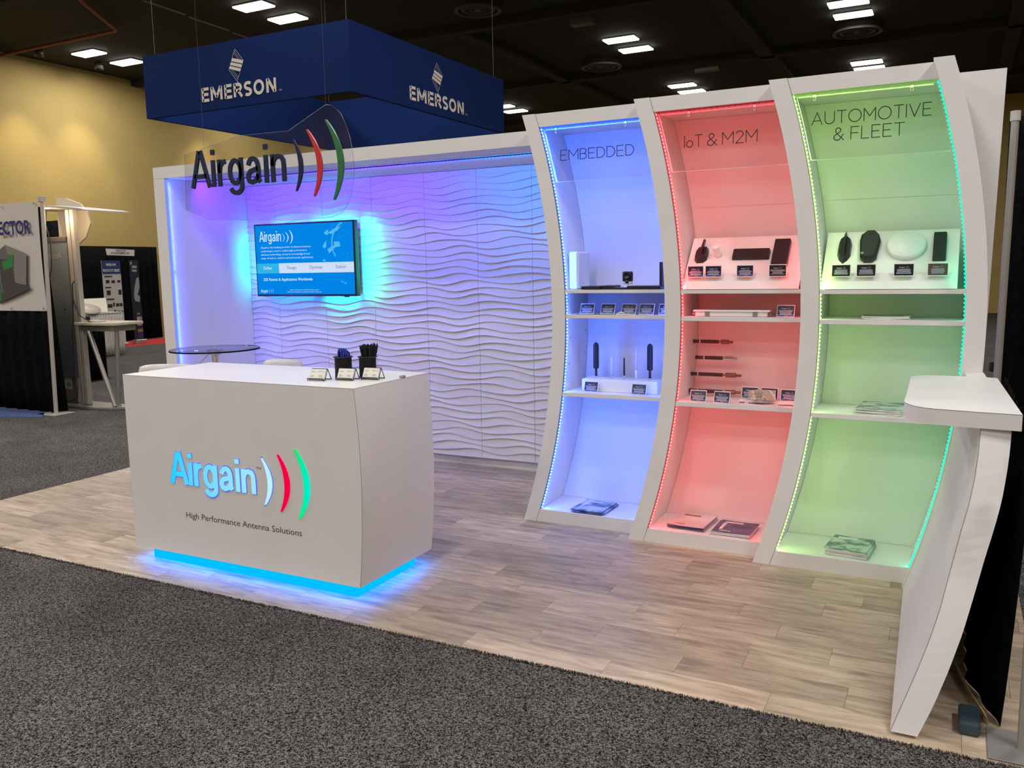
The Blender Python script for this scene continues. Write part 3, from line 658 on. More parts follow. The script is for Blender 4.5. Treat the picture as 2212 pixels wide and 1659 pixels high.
# ------------------------------------------------------------------ reception counter
rc_ = thing('reception_counter', (-3.1,0.5,0), 'white reception counter with a glowing logo and lit blue foot', 'counter')
ux,uy,ur = _circ((0,0.08),(0.034,0.60),(0.010,1.05))
def gb(z): return ux+math.sqrt(max(0,ur*ur-(z-uy)**2)) if ux < 0 else 0
CX0,CX1,CY0,CY1,CZ,CB = -3.92,-2.3565,0.2088,0.8411,1.0494,0.080
def cpris(mb, y0, y1, xoff=0.0, z0=CB, z1=CZ-.0015, xl=CX0):
    n = 16; zs = [z0+(z1-z0)*i/n for i in range(n+1)]
    pts = [(xl,z0)] + [(CX1+gb(z)+xoff,z) for z in zs] + [(xl,z1)]
    return mb.prism(pts, y0, y1)
cpris(MB(), CY0, CY0+.018, -0.0016).build('front_panel', WHITE, rc_)
cpris(MB(), CY1-.018, CY1, -0.0005).build('rear_panel', WHITE, rc_)
def side_r(mb, y0, y1, xa, xb, n=16):
    for i in range(n):
        za = CB+(CZ-.0015-CB)*i/n; zb = CB+(CZ-.0015-CB)*(i+1)/n
        v = [(CX1+gb(z)+x,y,z) for z in (za,zb) for x in (xa,xb) for y in (y0,y1)]
        mb.add(v,[(0,1,5,4),(2,6,7,3),(0,4,6,2),(1,3,7,5)]+([(0,2,3,1)] if i==0 else [])+([(4,5,7,6)] if i==n-1 else []))
    return mb
sm_ = side_r(MB(), CY0+.0190, CY1-.0190, -.018, 0); side_r(sm_, CY0+.0014, CY0+.0190, -.0014, 0); side_r(sm_, CY1-.0190, CY1-.0014, -.0014, 0); sm_.build('side_panel', WHITE, rc_)
side_r(MB(), CY0+.0003, CY0+.0013, -.0015, -.0004).build('corner_seam', EDGE, rc_)
MB().box(CX0,CX0+.018,CY0+.0185,CY1-.0185,CB,CZ-.0015).build('side_panel', WHITE, rc_)
MB().box(CX0+.02,CX1-.02,CY0+.02,CY1-.02,CB,CB+.018).build('bottom_board', WHITE, rc_)
MB().box(CX0-.001,CX1+gb(1.05)+.001,CY0-.001,CY1+.001,CZ-.0013,CZ).build('countertop', mat('white_top',(0.82,0.80,0.77),0.35), rc_)
TOE = glow('lit_toe_acrylic',(0.0,0.50,0.95),1.05)
tk = MB(); tk.box(-3.856,-2.424,0.2736,0.7749,0.0005,CB-.0005); tk.build('lit_toe_kick', TOE, rc_, label='glowing cyan toe kick')
for (lx,ly,d,L,xa) in [(-3.14,0.243,(0,0,-1),1.5,(1,0,0)),(-2.392,0.52,(0,0,-1),.56,(0,1,0)),(-3.89,0.52,(0,0,-1),.5,(0,1,0)),(-3.14,.81,(0,0,-1),1.4,(1,0,0))]:
    area('toe_lamp',(lx,ly,CB-.003),(0,0,-1),L,.03,(0.0,0.15,1.0),2.3*L,rc_,spread=165,xaxis=xa)
def gradglow(name, c0, c1, s, ax='Z', a=0, b=1):
    m = glow(name, c0, s); nt = m.node_tree; N = nt.nodes; L = nt.links; e = [n for n in N if n.type=='EMISSION'][0]
    tc = N.new('ShaderNodeTexCoord'); se = N.new('ShaderNodeSeparateXYZ'); mr = N.new('ShaderNodeMapRange'); mr.inputs['From Min'].default_value = a; mr.inputs['From Max'].default_value = b
    mx = N.new('ShaderNodeMix'); mx.data_type = 'RGBA'; mx.inputs['A'].default_value = (*c0,1); mx.inputs['B'].default_value = (*c1,1)
    L.new(tc.outputs['Object'], se.inputs[0]); L.new(se.outputs[ax], mr.inputs[0]); L.new(mr.outputs[0], mx.inputs['Factor']); L.new(mx.outputs['Result'], e.inputs[0]); return m
HALO = glow('letter_halo',(0.12,0.15,0.95),0.9)  # painted glow: emissive outline standing in for the halo round the lit letters
LG = gradglow('lit_letter_face',(0.01,0.62,1.0),(0.32,0.80,1.0),1.0,'X',-3.6,-3.05)
yf = CY0-.0005
m = MB(); bold(m,'Airgain',-3.612,-2.982,0.4735,0.177,.034,gap=.235,O=(0,yf,0),depth=.0012); crescent(m,(-2.936,.674),(-2.928,.422),-2.871,.038,O=(0,yf,0),depth=.0012); m.build('letter_halo', HALO, rc_, fixn=False)  # halo of letters and first arc, drawn as a wider emissive copy
m = MB(); bold(m,'Airgain',-3.606,-2.988,0.476,0.172,.026,gap=.245,O=(0,yf-.0013,0),depth=.0035); m.build('logo_lettering', LG, rc_, label='glowing cyan logo letters', fixn=False)
m = MB(); crescent(m,(-2.932,.668),(-2.925,.428),-2.875,.030,O=(0,yf-.0013,0),depth=.0035); m.build('logo_arc', glow('lit_arc_pale',(0.45,0.80,1.0),1.1), rc_, label='pale blue lit arc')
m = MB(); crescent(m,(-2.826,.696),(-2.821,.404),-2.761,.034,O=(0,yf,0),depth=.0045); m.build('logo_arc', glow('lit_arc_red',(0.90,0.0,0.06),1.0), rc_, label='red lit arc')
m = MB(); crescent(m,(-2.713,.731),(-2.705,.382),-2.634,.038,O=(0,yf,0),depth=.0045); m.build('logo_arc', gradglow('lit_arc_green',(0.0,0.88,0.08),(0.0,0.85,0.62),1.0,'X',-2.72,-2.64), rc_, label='green lit arc')
m = MB(); put_text(m,'TM',-2.981,-2.948,.605,.014,O=(0,yf,0),res=1); put_text(m,'High Performance Antenna Solutions',-3.503,-2.702,.292,.031,O=(0,yf,0),offset=.004,res=3); m.build('tagline', mat('grey_print',(0.08,0.08,0.085),0.6), rc_, fixn=False)

# ------------------------------------------------------------------ hanging clear logo sign above the counter
hs = thing('hanging_logo_sign', (-3.0,0.4,2.37), 'clear hanging sign with slate logo letters and red and green arcs', 'sign')
ys = 0.40
pl = [(-3.56,1.93),(-3.545,2.213),(-3.147,2.281),(-2.827,2.277)] + [(-2.62,2.365),(-2.588,2.377),(-2.555,2.372),(-2.504,2.333),(-2.475,2.28),(-2.452,2.213),(-2.440,2.14),(-2.435,2.073),(-2.443,2.01),(-2.457,1.958),(-2.485,1.905),(-2.521,1.867),(-2.58,1.85),(-2.802,1.845),(-3.40,1.87)]
m = MB(); m.prism(pl, ys, ys+.006); m.build('acrylic_plate', ACRYL, hs)
m = MB(); m.tube([(x,ys+.003,z) for x,z in pl+[pl[0]]], .0016, 5, cap=False); m.build('plate_edge', clear('plate_edge',(0.88,0.90,0.92),0.06,0.2), hs)
m = MB(); bold(m,'Airgain',-3.505,-2.848,2.036,.188,.0235,gap=.245,O=(0,ys,0),depth=.010); m.build('lettering', SLATE, hs, fixn=False)
for tp,bt,bu,w,mt,lb in [((-2.788,2.232),(-2.783,1.984),-2.739,.024,SLATE,'slate arc'),((-2.698,2.271),(-2.671,1.953),-2.619,.030,REDL,'red arc'),((-2.581,2.307),(-2.550,1.930),-2.490,.034,GREENL,'green arc')]:
    m = MB(); crescent(m,tp,bt,bu,w,O=(0,ys,0),depth=.010); m.build('arc', mt, hs, label=lb)
for x,z in ((-2.588,2.372),(-3.40,2.235)):
    MB().tube([(x,ys+.003,z),(x,ys+.003,H-.001)],.0006,4).build('wire', mat('wire',(0.10,0.10,0.10),.5,0), hs)

# ------------------------------------------------------------------ blue hanging box sign
bs_ = thing('hanging_box_sign', (-7.16,6.3,4.17), 'large navy fabric box sign hanging from the ceiling, printed with a white company name', 'sign')
x0,x1,y0,y1,z0,z1 = -8.70,-5.6144,4.5713,8.02,3.456,4.176; th = .05
MB().box(x0,x1,y0,y0+th,z0,z1).build('fabric_panel', NAVY, bs_); MB().box(x0,x1,y1-th,y1,z0,z1).build('fabric_panel', NAVY, bs_)
MB().box(x0,x0+th,y0+th,y1-th,z0,z1).build('fabric_panel', NAVY, bs_); MB().box(x1-th,x1,y0+th,y1-th,z0,z1).build('fabric_panel', NAVY, bs_)
def emerson(O, X, N, nm):
    m = MB(); Z = (0,0,1)
    bold(m,'EMERSON',0,1.158,0,.150,.034,gap=.17,O=O,X=X,Z=Z,N=N); put_text(m,'TM',1.185,1.22,.002,.018,O=O,X=X,Z=Z,N=N,res=1)
    # lozenge: top, right shoulder, bottom, left shoulder
    def P(a,b): return tuple(Vector(O)+Vector(X)*a+Vector((0,0,1))*b+Vector(N)*.0008)
    T,R,B,L = (.570,.520),(.687,.385),(.577,.172),(.459,.312)
    # solid bars between the left and right edges
    TL = (.520,.430)   # upper end of the bars on the left edge
    BR = (.627,.262)
    for k in range(3):
        a = k/3+(.02 if k else 0); b = (k+1)/3-.06
        l0 = (TL[0]+(L[0]-TL[0])*a, TL[1]+(L[1]-TL[1])*a); l1 = (TL[0]+(L[0]-TL[0])*b, TL[1]+(L[1]-TL[1])*b)
        r0 = (R[0]+(BR[0]-R[0])*a, R[1]+(BR[1]-R[1])*a); r1 = (R[0]+(BR[0]-R[0])*b, R[1]+(BR[1]-R[1])*b)
        m.add([P(*l0),P(*r0),P(*r1),P(*l1)],[(0,3,2,1)])
    def ln(a,b,w=.0035):
        d = (Vector(b)-Vector(a)).normalized(); n = Vector((-d.y,d.x))*w/2; a=Vector(a); b=Vector(b)
        m.add([P(*(a-n)),P(*(b-n)),P(*(b+n)),P(*(a+n))],[(0,1,2,3)])
    ln(T,R); ln(T,TL); ln(L,B); ln(BR,B); ln(R,(R[0],R[1])if 0 else BR,.002)
    for k in (.25,.45): 
        a = (T[0]+(TL[0]-T[0])*k, T[1]+(TL[1]-T[1])*k); e = (TL[0]+(R[0]-TL[0])*(1-k*.9), TL[1]+(R[1]-TL[1])*(1-k*.9)); ln(a,e,.0025)
        a = (B[0]+(BR[0]-B[0])*k, B[1]+(BR[1]-B[1])*k); e = (BR[0]+(L[0]-BR[0])*(1-k*.9), BR[1]+(L[1]-BR[1])*(1-k*.9)); ln(a,e,.0025)
    m.build(nm, CREAM, bs_, fixn=False)
emerson((-7.775,y0-.003,3.557),(1,0,0),(0,-1,0),'logo_print')
emerson((x1+.003,5.655,3.548),(0,1.092,0),(1,0,0),'logo_print')
for x,y in ((x0+.1,y0+.1),(x1-.1,y0+.1),(x0+.1,y1-.1),(x1-.1,y1-.1)):
    MB().tube([(x,y,z1),(x,y,H)],.0022,4).build('cable', mat('cable',(0.15,0.15,0.15),.5), bs_)

# ------------------------------------------------------------------ shelf goods
SH1, SH2, SH3, FL = 1.4535, 1.306, 0.832, 0.080
CARDD = mat('navy_card',(0.012,0.014,0.05),0.25); CARDK = mat('black_card',(0.01,0.009,0.014),0.3); CARDB = mat('brown_card',(0.10,0.075,0.065),0.3)
CARDT = mat('card_text',(0.55,0.58,0.72),0.5); CARDP = mat('card_picture_blue',(0.06,0.08,0.30),0.4); CARDO = mat('card_picture_orange',(0.5,0.12,0.03),0.4); CARDGn = mat('card_picture_green',(0.12,0.4,0.05),0.4)
cards = {}
def card(x, y, z, label, group, w=.086, h=.060, tilt=18, turn=0, face='navy', foot=False):
    key = (face, foot, w, h)
    if key not in cards:
        r = thing('product_card', (0,0,0), label, 'sign', group)
        m = MB(); m.bbox(-w/2-.003,w/2+.003,-.0015,.0015,-.003+.003,h+.006,.0008,1)
        if foot: m.box(-w/2-.003,w/2+.003,-.016,.0,.0,.002)
        m.build('holder', mat('clear_white_holder',(0.8,0.8,0.82),0.25), r)
        m = MB(); yq = -.0019; rr = random.Random(len(cards))
        m.add([(-w/2,yq,.0035),(w/2,yq,.0035),(w/2,yq,h+.002),(-w/2,yq,h+.002)],[(0,1,2,3)])
        m.mi = 1; O_ = (0,yq-.0003,0)
        put_text(m,'Airgain',-.022,.004,h*.72,.0065,O=O_,offset=.01,res=1)
        for k in range(3): crescent(m,(.008+k*.005,h*.72+.008+k*.001),(.0085+k*.005,h*.72-.002-k*.001),.0105+k*.005,.0009,O=O_,n=6)
        for k in range(5):
            ww = w*rr.uniform(.3,.44); zz_ = h*(.58-k*.09); m.add([(-ww,O_[1],zz_),(ww,O_[1],zz_),(ww,O_[1],zz_+.0022),(-ww,O_[1],zz_+.0022)],[(0,1,2,3)])
        if face == 'navy':
            m.mi = 2; m.add([(-w/2,yq-.0001,.0035),(w/2,yq-.0001,.0035),(w/2,yq-.0001,h*.28),(0,yq-.0001,h*.36),(-w/2,yq-.0001,h*.24)],[(0,1,2,3,4)])
            m.mi = 3; m.add([(.004,yq-.0004,.004),(.016,yq-.0004,.004),(.014,yq-.0004,.010),(.008,yq-.0004,.012)],[(0,1,2,3)]); m.add([(-w/2,yq-.0004,.004),(-w/2+.01,yq-.0004,.004),(-w/2,yq-.0004,.012)],[(0,1,2)])
            m.mi = 4; m.add([(-.006,yq-.0004,.004),(.004,yq-.0004,.004),(.002,yq-.0004,.013),(-.004,yq-.0004,.011)],[(0,1,2,3)])
        m.build('card_print', [dict(navy=CARDD,black=CARDK,brown=CARDB)[face],CARDT,CARDP,CARDO,CARDGn], r, fixn=False)
        cards[key] = r; o = r
    else:
        o = copy_tree(cards[key]); tag(o, label, 'sign', group)
    o.location = (x,y,z); o.rotation_euler = (math.radians(-tilt),0,math.radians(turn)); return o
GC = 'small dark product cards on the shelves'
# blue bay, second shelf
for k,(x,lb) in enumerate([(-1.845,'leftmost dark card in the row on the blue bay second shelf'),(-1.713,'second dark card from the left on the blue bay second shelf'),(-1.582,'middle dark card behind the small white model, blue bay'),(-1.473,'fourth dark card from the left on the blue bay second shelf'),(-1.355,'dark card half hidden by the pillar, blue bay second shelf')]):
    card(x,1.835,SH2+.001,lb,GC,tilt=20,turn=-4)
m = MB(); m.bbox(-1.645,-1.585,1.795,1.815,SH2+.001,SH2+.006,.002); m.tube([(-1.64,1.80,SH2+.008),(-1.615,1.805,SH2+.016),(-1.59,1.80,SH2+.008)],[.002,.004,.002],6)
m.build('small_model', WHITEP, label='small white plastic model lying before the middle card, blue bay', cat='model')
for x0_,x1_,lb in ((-1.93,-1.80,'thin dark leaflet flat at the left of the blue bay second shelf'),(-1.78,-1.67,'thin dark leaflet flat between the first two cards, blue bay')):
    MB().prismz([(x0_,1.80),(x1_,1.795),(x1_+.02,1.82),(x0_+.03,1.822)],SH2+.0005,SH2+.002).build('leaflet', CARDD, label=lb, cat='leaflet')
# blue bay, top shelf
r = thing('router', (-1.91,1.93,SH1), 'tall white router standing at the left of the blue bay top shelf', 'router')
MB().bbox(-1.962,-1.905,1.84,2.03,SH1+.0005,SH1+.226,.012,3).build('housing', WHITEP, r)
MB().bbox(-1.9045,-1.899,1.85,2.02,SH1+.006,SH1+.22,.002,1).build('side_cover', mat('pale_cover',(0.7,0.72,0.78),0.4), r)
m = MB(); m.box(-1.941,-1.928,1.8392,1.8400,SH1+.022,SH1+.0245); m.tube([(-1.936,1.8392,SH1+.04),(-1.936,1.84,SH1+.04)],.004,8); m.build('indicator', mat('grey_mark',(0.35,0.35,0.4),.5), r)
def slab_box(name, x0_,x1_,y0_,y1_,z0_,z1_,label,cat,mt=BLACKP,b=.004):
    return MB().bbox(x0_,x1_,y0_,y1_,z0_,z1_,b,2).build(name, mt, label=label, cat=cat)
slab_box('flat_device',-1.862,-1.74,1.79,1.92,SH1+.0005,SH1+.021,'left black flat box with grille on the blue bay top shelf','device')
slab_box('flat_device',-1.738,-1.662,1.80,1.93,SH1+.0005,SH1+.024,'short black flat box next to the left one, blue bay top shelf','device')
slab_box('flat_device',-1.660,-1.578,1.79,1.92,SH1+.0005,SH1+.012,'thin black flat plate under the small camera, blue bay','device')
slab_box('flat_device',-1.576,-1.372,1.79,1.93,SH1+.0005,SH1+.021,'right long black flat box on the blue bay top shelf','device')
slab_box('upright_device',-1.384,-1.366,1.80,1.93,SH1+.022,SH1+.155,'black upright device hidden by the pillar, blue bay top shelf','device')
r = thing('security_camera', (-1.6,1.86,SH1+.012), 'small black cube camera with round lens on the blue bay top shelf', 'camera')
MB().bbox(-1.628,-1.567,1.858,1.885,SH1+.045,SH1+.104,.008,3).build('body', BLACKP, r)
MB().bbox(-1.626,-1.569,1.860,1.883,SH1+.030,SH1+.046,.004,1).build('lower_face', WHITEP, r)
MB().lathe([(.024,0),(.024,.006),(.017,.008),(.015,.003),(.001,.002)],0,0,0,20).xf(Matrix.Translation((-1.598,1.858,SH1+.080)) @ Matrix.Rotation(PI/2,4,'X')).build('lens', mat('lens_black',(0.01,0.01,0.02),.1), r)
MB().lathe([(.011,0),(.011,.004),(.001,.006)],0,0,0,16).xf(Matrix.Translation((-1.598,1.859,SH1+.045)) @ Matrix.Rotation(PI/2,4,'X')).build('sensor_dome', BLACKP, r)
m = MB(); m.lathe([(.024,0),(.022,.004),(.006,.006),(.005,.032)],-1.598,1.871,SH1+.0125,20); m.build('stand', WHITEP, r)
# blue bay, third shelf: riser with five antennas and two cards
rx0,rx1,ry0,ry1 = -1.900,-1.420,1.885,2.035
MB().bbox(rx0,rx1,ry0,ry1,SH3+.0005,.907,.003).build('riser', WHITEP, label='long white riser block under the antennas in the blue bay', cat='riser')
def ant(x, y, z, parts, label):
    t = thing('antenna', (x,y,z), label, 'antenna', 'upright antennas on the white riser')
    for nm, prof, mt in parts: MB().lathe(prof, x, y, z, 16).build(nm, mt, t)
paddle = lambda: [('connector',[(.001,0),(.009,0),(.009,.010),(.001,.010)],CHROME),('stem',[(.001,.010),(.0075,.010),(.0075,.060),(.001,.060)],BLACKM),
   ('paddle',[(.001,.056),(.010,.057),(.0175,.060),(.0175,.190),(.0165,.203),(.012,.213),(.006,.218),(.001,.219)],BLACKM)]
yA = 1.962
ant(-1.836,yA,.9072,paddle(),'left black paddle antenna on the white riser')
ant(-1.490,yA,.9072,paddle(),'right black paddle antenna on the white riser')
ant(-1.735,yA,.9072,[('connector',[(.001,0),(.007,0),(.007,.020),(.005,.026),(.001,.026)],CHROME),('rod',[(.001,.026),(.005,.026),(.0055,.09),(.004,.128),(.001,.130)],WHITEP)],'short white rod antenna beside the left black paddle')
ant(-1.653,yA,.9072,[('connector',[(.001,0),(.006,0),(.006,.020),(.001,.020)],CHROME),('rod',[(.001,.020),(.0060,.022),(.0055,.06),(.0045,.128),(.001,.130)],BLACKP)],'thin black rod antenna in the middle of the riser')
ant(-1.576,yA,.9072,[('base',[(.001,0),(.008,0),(.008,.055),(.001,.055)],WHITEP),('rod',[(.001,.055),(.008,.055),(.006,.15),(.002,.198),(.001,.199)],WHITEP)],'tall tapering white antenna left of the right black paddle')
card(-1.826,1.845,SH3+.001,'left dark card before the white riser, blue bay',GC,tilt=16,turn=-3)
card(-1.518,1.835,SH3+.001,'right dark card before the white riser, blue bay',GC,tilt=16,turn=-3)

# sloping display boards
def board(x0_,x1_,ya,za,yb_,zb_,label):
    t = thing('display_board', ((x0_+x1_)/2,ya,za), label, 'display stand')
    m = MB(); n = Vector((0,-(zb_-za),(yb_-ya))).normalized()*.010
    P = [(x0_,ya,za),(x1_,ya,za),(x1_,yb_,zb_),(x0_,yb_,zb_)]
    Q = [(p[0],p[1]-n.y,p[2]-n.z) for p in P]
    Q[0] = (x0_,ya+.012,SH1+.0005); Q[1] = (x1_,ya+.012,SH1+.0005)
    P[0] = (x0_,ya,SH1+.0005+.003); P[1] = (x1_,ya,SH1+.0005+.003)
    m.add(P+Q,[(0,1,2,3),(7,6,5,4),(0,4,5,1),(1,5,6,2),(2,6,7,3),(3,7,4,0)]); m.build('panel', mat('white_board',(0.80,0.79,0.78),0.4), t)
    m = MB()
    for xx in (x0_+.05,x1_-.06): m.prism([(0,SH1+.001),(0,SH1+.002)],0,0) if 0 else m.add([(xx,yb_-.01,SH1+.0005),(xx+.01,yb_-.01,SH1+.0005),(xx+.01,yb_-.01,zb_-.02),(xx,yb_-.01,zb_-.02),(xx,ya+.08,SH1+.0005),(xx+.01,ya+.08,SH1+.0005)],[(0,1,2,3),(0,4,5,1),(4,3,2,5),(0,3,4),(1,5,2)])
    m.build('brace', WHITEP, t)
    U = Vector((0,yb_-ya,zb_-za)).normalized(); X_ = Vector((1,0,0)); Nn = X_.cross(U)
    if Nn.y > 0: Nn = -Nn
    return Vector((0,ya,SH1+.0035)), U, Nn
def onboard(B_, pts, h0, h1, name, mt, parent, top=1.0, cen=None, **kw):
    O_, U, Nn = B_; cen = cen or (sum(p[0] for p in pts)/len(pts), sum(p[1] for p in pts)/len(pts)); n = len(pts)
    f = lambda p,h: O_+Vector((p[0],0,0))+U*p[1]+Nn*h
    m = MB(); a = [f(p,h0) for p in pts]; b = [f((cen[0]+(p[0]-cen[0])*top, cen[1]+(p[1]-cen[1])*top),h1) for p in pts]
    m.add(a+b,[tuple(range(n)),tuple(range(2*n-1,n-1,-1))]+[(i,(i+1)%n,(i+1)%n+n,i+n) for i in range(n)])
    return m.build(name, mt, parent, **kw)
def rr(x0_,x1_,z0_,z1_,r=.006,n=4): 
    o = []
    for cx,cz,a in ((x1_-r,z1_-r,0),(x0_+r,z1_-r,90),(x0_+r,z0_+r,180),(x1_-r,z0_+r,270)): o += [(cx+r*math.cos(math.radians(a+90*i/n)),cz+r*math.sin(math.radians(a+90*i/n))) for i in range(n+1)]
    return o
B2 = board(-1.222,-0.603,1.680,1.457,1.940,1.738,'white sloping display board on the red bay top shelf')
B3 = board(-0.484,0.126,1.585,1.457,1.840,1.742,'white sloping display board on the green bay top shelf')
def at(B_,u,v,h=0): O_,U,Nn=B_; return O_+Vector((u,0,0))+U*v+Nn*h
# red bay goods
t = thing('fin_antenna', at(B2,-1.155,.26), 'black faceted fin antenna on the red bay board', 'antenna')
onboard(B2,[(-1.150,.300),(-1.124,.300),(-1.116,.270),(-1.118,.212),(-1.135,.192),(-1.172,.190),(-1.188,.212),(-1.189,.262),(-1.176,.296)],.001,.026,'base',BLACKP,t,top=.82)
onboard(B2,[(-1.150,.342),(-1.141,.342),(-1.142,.23),(-1.157,.23)],.024,.045,'fin',BLACKP,t,top=.8)
t = thing('puck_antenna', at(B2,-1.073,.27), 'small white cylinder antenna on the red bay board', 'antenna')
O_,U,Nn = B2; M = Matrix((Vector((1,0,0)),-U,Nn)).transposed().to_4x4()
def oriented(B_,u,v,h=0.001):
    O_,U,Nn = B_; Mx = Matrix((Vector((1,0,0)),U,Vector((1,0,0)).cross(U))).transposed().to_4x4()
    if (Vector((1,0,0)).cross(U)).dot(Nn) < 0: Mx = Matrix((Vector((1,0,0)),-U,Nn)).transposed().to_4x4()
    Mx.translation = at(B_,u,v,h); return Mx
MB().lathe([(.001,0),(.022,0),(.022,.006),(.0195,.007),(.0195,.065),(.018,.068),(.001,.069)],0,0,0,24).xf(oriented(B2,-1.064,.250)).build('body', WHITEP, t)
t = thing('bar_antenna', at(B2,-.88,.24), 'long flat black antenna lying across the red bay board', 'antenna')
onboard(B2,rr(-.979,-.780,.208,.276),.001,.020,'body',BLACKP,t,top=.97)
t = thing('panel_antenna', at(B2,-.72,.25), 'upright black rectangular antenna at the right of the red bay board', 'antenna')
onboard(B2,rr(-.764,-.680,.150,.342),.001,.022,'body',BLACKP,t,top=.97)
for x,lb in ((-1.153,'leftmost card on the red bay board'),(-1.055,'second card from the left on the red bay board'),(-.885,'third card from the left on the red bay board')):
    q = at(B2,x,.075,.012); card(x,q.y,q.z,lb,GC,w=.084,h=.058,tilt=0,foot=True)
q = at(B2,-.716,.075,.012); card(-.716,q.y,q.z,'rightmost black-printed card on the red bay board',GC,w=.084,h=.058,tilt=0,face='black',foot=True)
t = thing('tube_light_housing', (-.95,1.74,SH2), 'long white clipped housing lying on the red bay second shelf', 'device')
MB().bbox(-1.155,-.765,1.725,1.785,SH2+.0005,SH2+.028,.005,2).build('body', mat('frosted_white',(0.75,0.70,0.70),0.35), t)
MB().bbox(-1.165,-.750,1.718,1.79,SH2+.027,SH2+.037,.004,2).build('lid', WHITEP, t)
for x in (-1.086,-.828): MB().bbox(x-.013,x+.013,1.7225,1.7255,SH2+.002,SH2+.027,.001,1).build('clip', mat('grey_clip',(0.22,0.2,0.2),.5), t)
for x in (-1.163,-.758): MB().tube([(x,1.755,SH2+.014),(x+(-.012 if x<-1 else .012),1.755,SH2+.014)],.006,8).build('gland', mat('gland',(0.4,0.3,0.3),.4), t)
card(-.672,1.725,SH2+.001,'card leaning at the right of the red bay second shelf',GC,tilt=16,turn=-3)
ROD = mat('rod_rubber',(0.035,0.03,0.032),0.55); COP = mat('copper_brown_fitting',(0.28,0.13,0.11),0.35,0.6)
rods = [(-1.229,-.990,1.150,'topmost rod antenna on the red bay rear wall',COP),(-1.204,-.965,1.057,'second rod antenna from the top, with a silver fitting, red bay',CHROME),(-1.254,-.940,.960,'third rod antenna from the top on the red bay rear wall',COP),(-1.255,-.942,.862,'lowest rod antenna, behind the cards of the red bay',COP)]
yr = 1.93
for xa,xb,z,lb,fm in rods:
    t = thing('rod_antenna', ((xa+xb)/2,yr,z), lb, 'antenna', 'rod antennas on the red bay rear wall'); L_ = xb-xa
    c0 = max(xa+.012, xs_i := (XS[1]+g(z)+.002)) if False else max(xa, XS[1]+g(z)+.004)
    s1_ = max(xa+L_*.2,c0+.02)
    m = MB(); m.tube([(c0,yr,z),(c0+.01,yr,z)],.0115,12); m.tube([(c0+.01,yr,z),(s1_,yr,z)],.010,12); m.build('tip', ROD, t)
    MB().tube([(s1_+.006,yr,z),(xa+L_*.66,yr,z)],.0105,12).build('shaft', ROD, t)
    MB().tube([(s1_-.001,yr,z),(s1_+.007,yr,z)],.009,12).build('collar', WHITEP, t)
    m = MB(); m.tube([(xa+L_*.655,yr,z),(xa+L_*.73,yr,z)],.006,10); m.tube([(xa+L_*.72,yr,z),(xa+L_*.90,yr,z)],.0135,12); m.build('fitting', fm, t)
    MB().tube([(xa+L_*.90,yr,z),(xb,yr,z)],.0075,10).build('connector', COP if fm is COP else CHROME, t)
    m = MB()
    for fx_ in (.3,.8): m.tube([(xa+L_*fx_,yr+.008,z),(xa+L_*fx_,YBK[1]-.001,z)],.003,6)
    m.build('standoff', CHROME, t)
card(-1.128,1.705,SH3+.001,'front left card on the red bay third shelf',GC,tilt=15,turn=-3)
card(-.996,1.700,SH3+.001,'front card right of the first on the red bay third shelf',GC,tilt=15,turn=-9)
card(-.865,1.80,SH3+.001+.018,'card wrapped in clear plastic on the red bay third shelf',GC,tilt=14,turn=-3)
card(-.760,1.80,SH3+.001+.018,'card catching white glare beside the wrapped one, red bay',GC,tilt=14,turn=-3)
card(-.655,1.80,SH3+.001+.014,'card half hidden by the pillar on the red bay third shelf',GC,tilt=14,turn=-3)
MB().box(-.92,-.61,1.795,1.85,SH3+.0005,SH3+.0145).build('card_plinth', WHITEP, label='low white strip under the three rear cards, red bay', cat='riser')
# plastic bag with glossy folds before the cards
SH = mat('shiny_film',(0.75,0.73,0.68),0.12,0.55); m = MB()
def film(u,v): return (-.872+.075*u, 1.782+.018*math.sin(9*u+2*v)-.006*math.cos(14*v), SH3+.02+.052*v*(1-.45*u*(1-v)) )
m.grid(film,10,6); m.build('plastic_bag', SH, label='crumpled shiny clear bag in front of the rear cards, red bay', cat='bag')
m = MB(); m.grid(lambda u,v:(-.800+.080*u, 1.778+.006*math.sin(8*u+5*v), SH3+.018+.058*v),8,5); m.build('plastic_bag', SH, label='bright reflecting clear bag over the middle rear card, red bay', cat='bag')
MB().prismz([(-.865,1.762),(-.80,1.79),(-.727,1.782),(-.791,1.735)],SH3+.0005,SH3+.003).build('leaflet', CARDD, label='dark leaflet lying at the front of the red bay third shelf', cat='leaflet')
MB().bbox(-.912,-.882,1.755,1.768,SH3+.0005,SH3+.006,.002).build('small_connector', COP, label='small copper connector left of the dark leaflet, red bay', cat='connector')
MB().prismz([(-.70,1.74),(-.60,1.75),(-.60,1.77),(-.67,1.755)],SH3+.0005,SH3+.003).build('leaflet', CARDD, label='dark leaflet by the right pillar, red bay third shelf', cat='leaflet')
# green bay goods
t = thing('fin_antenna', at(B3,-.392,.26), 'black leaf-shaped shark fin antenna on the green bay board', 'antenna')
onboard(B3,[(-.392,.375),(-.388,.350),(-.368,.328),(-.360,.290),(-.362,.215),(-.375,.185),(-.395,.165),(-.415,.190),(-.425,.225),(-.424,.300),(-.418,.328),(-.398,.350)],.001,.020,'base',BLACKP,t,top=.85)
onboard(B3,[(-.393,.370),(-.388,.34),(-.389,.20),(-.397,.20),(-.398,.34)],.019,.042,'fin',BLACKP,t,top=.7)
t = thing('octagon_antenna', at(B3,-.27,.27), 'large black octagonal antenna on the green bay board', 'antenna')
onboard(B3,[(-.292,.372),(-.259,.372),(-.236,.341),(-.226,.300),(-.238,.190),(-.256,.170),(-.295,.170),(-.314,.190),(-.323,.300),(-.318,.343)],.001,.020,'base',BLACKP,t,top=1.0)
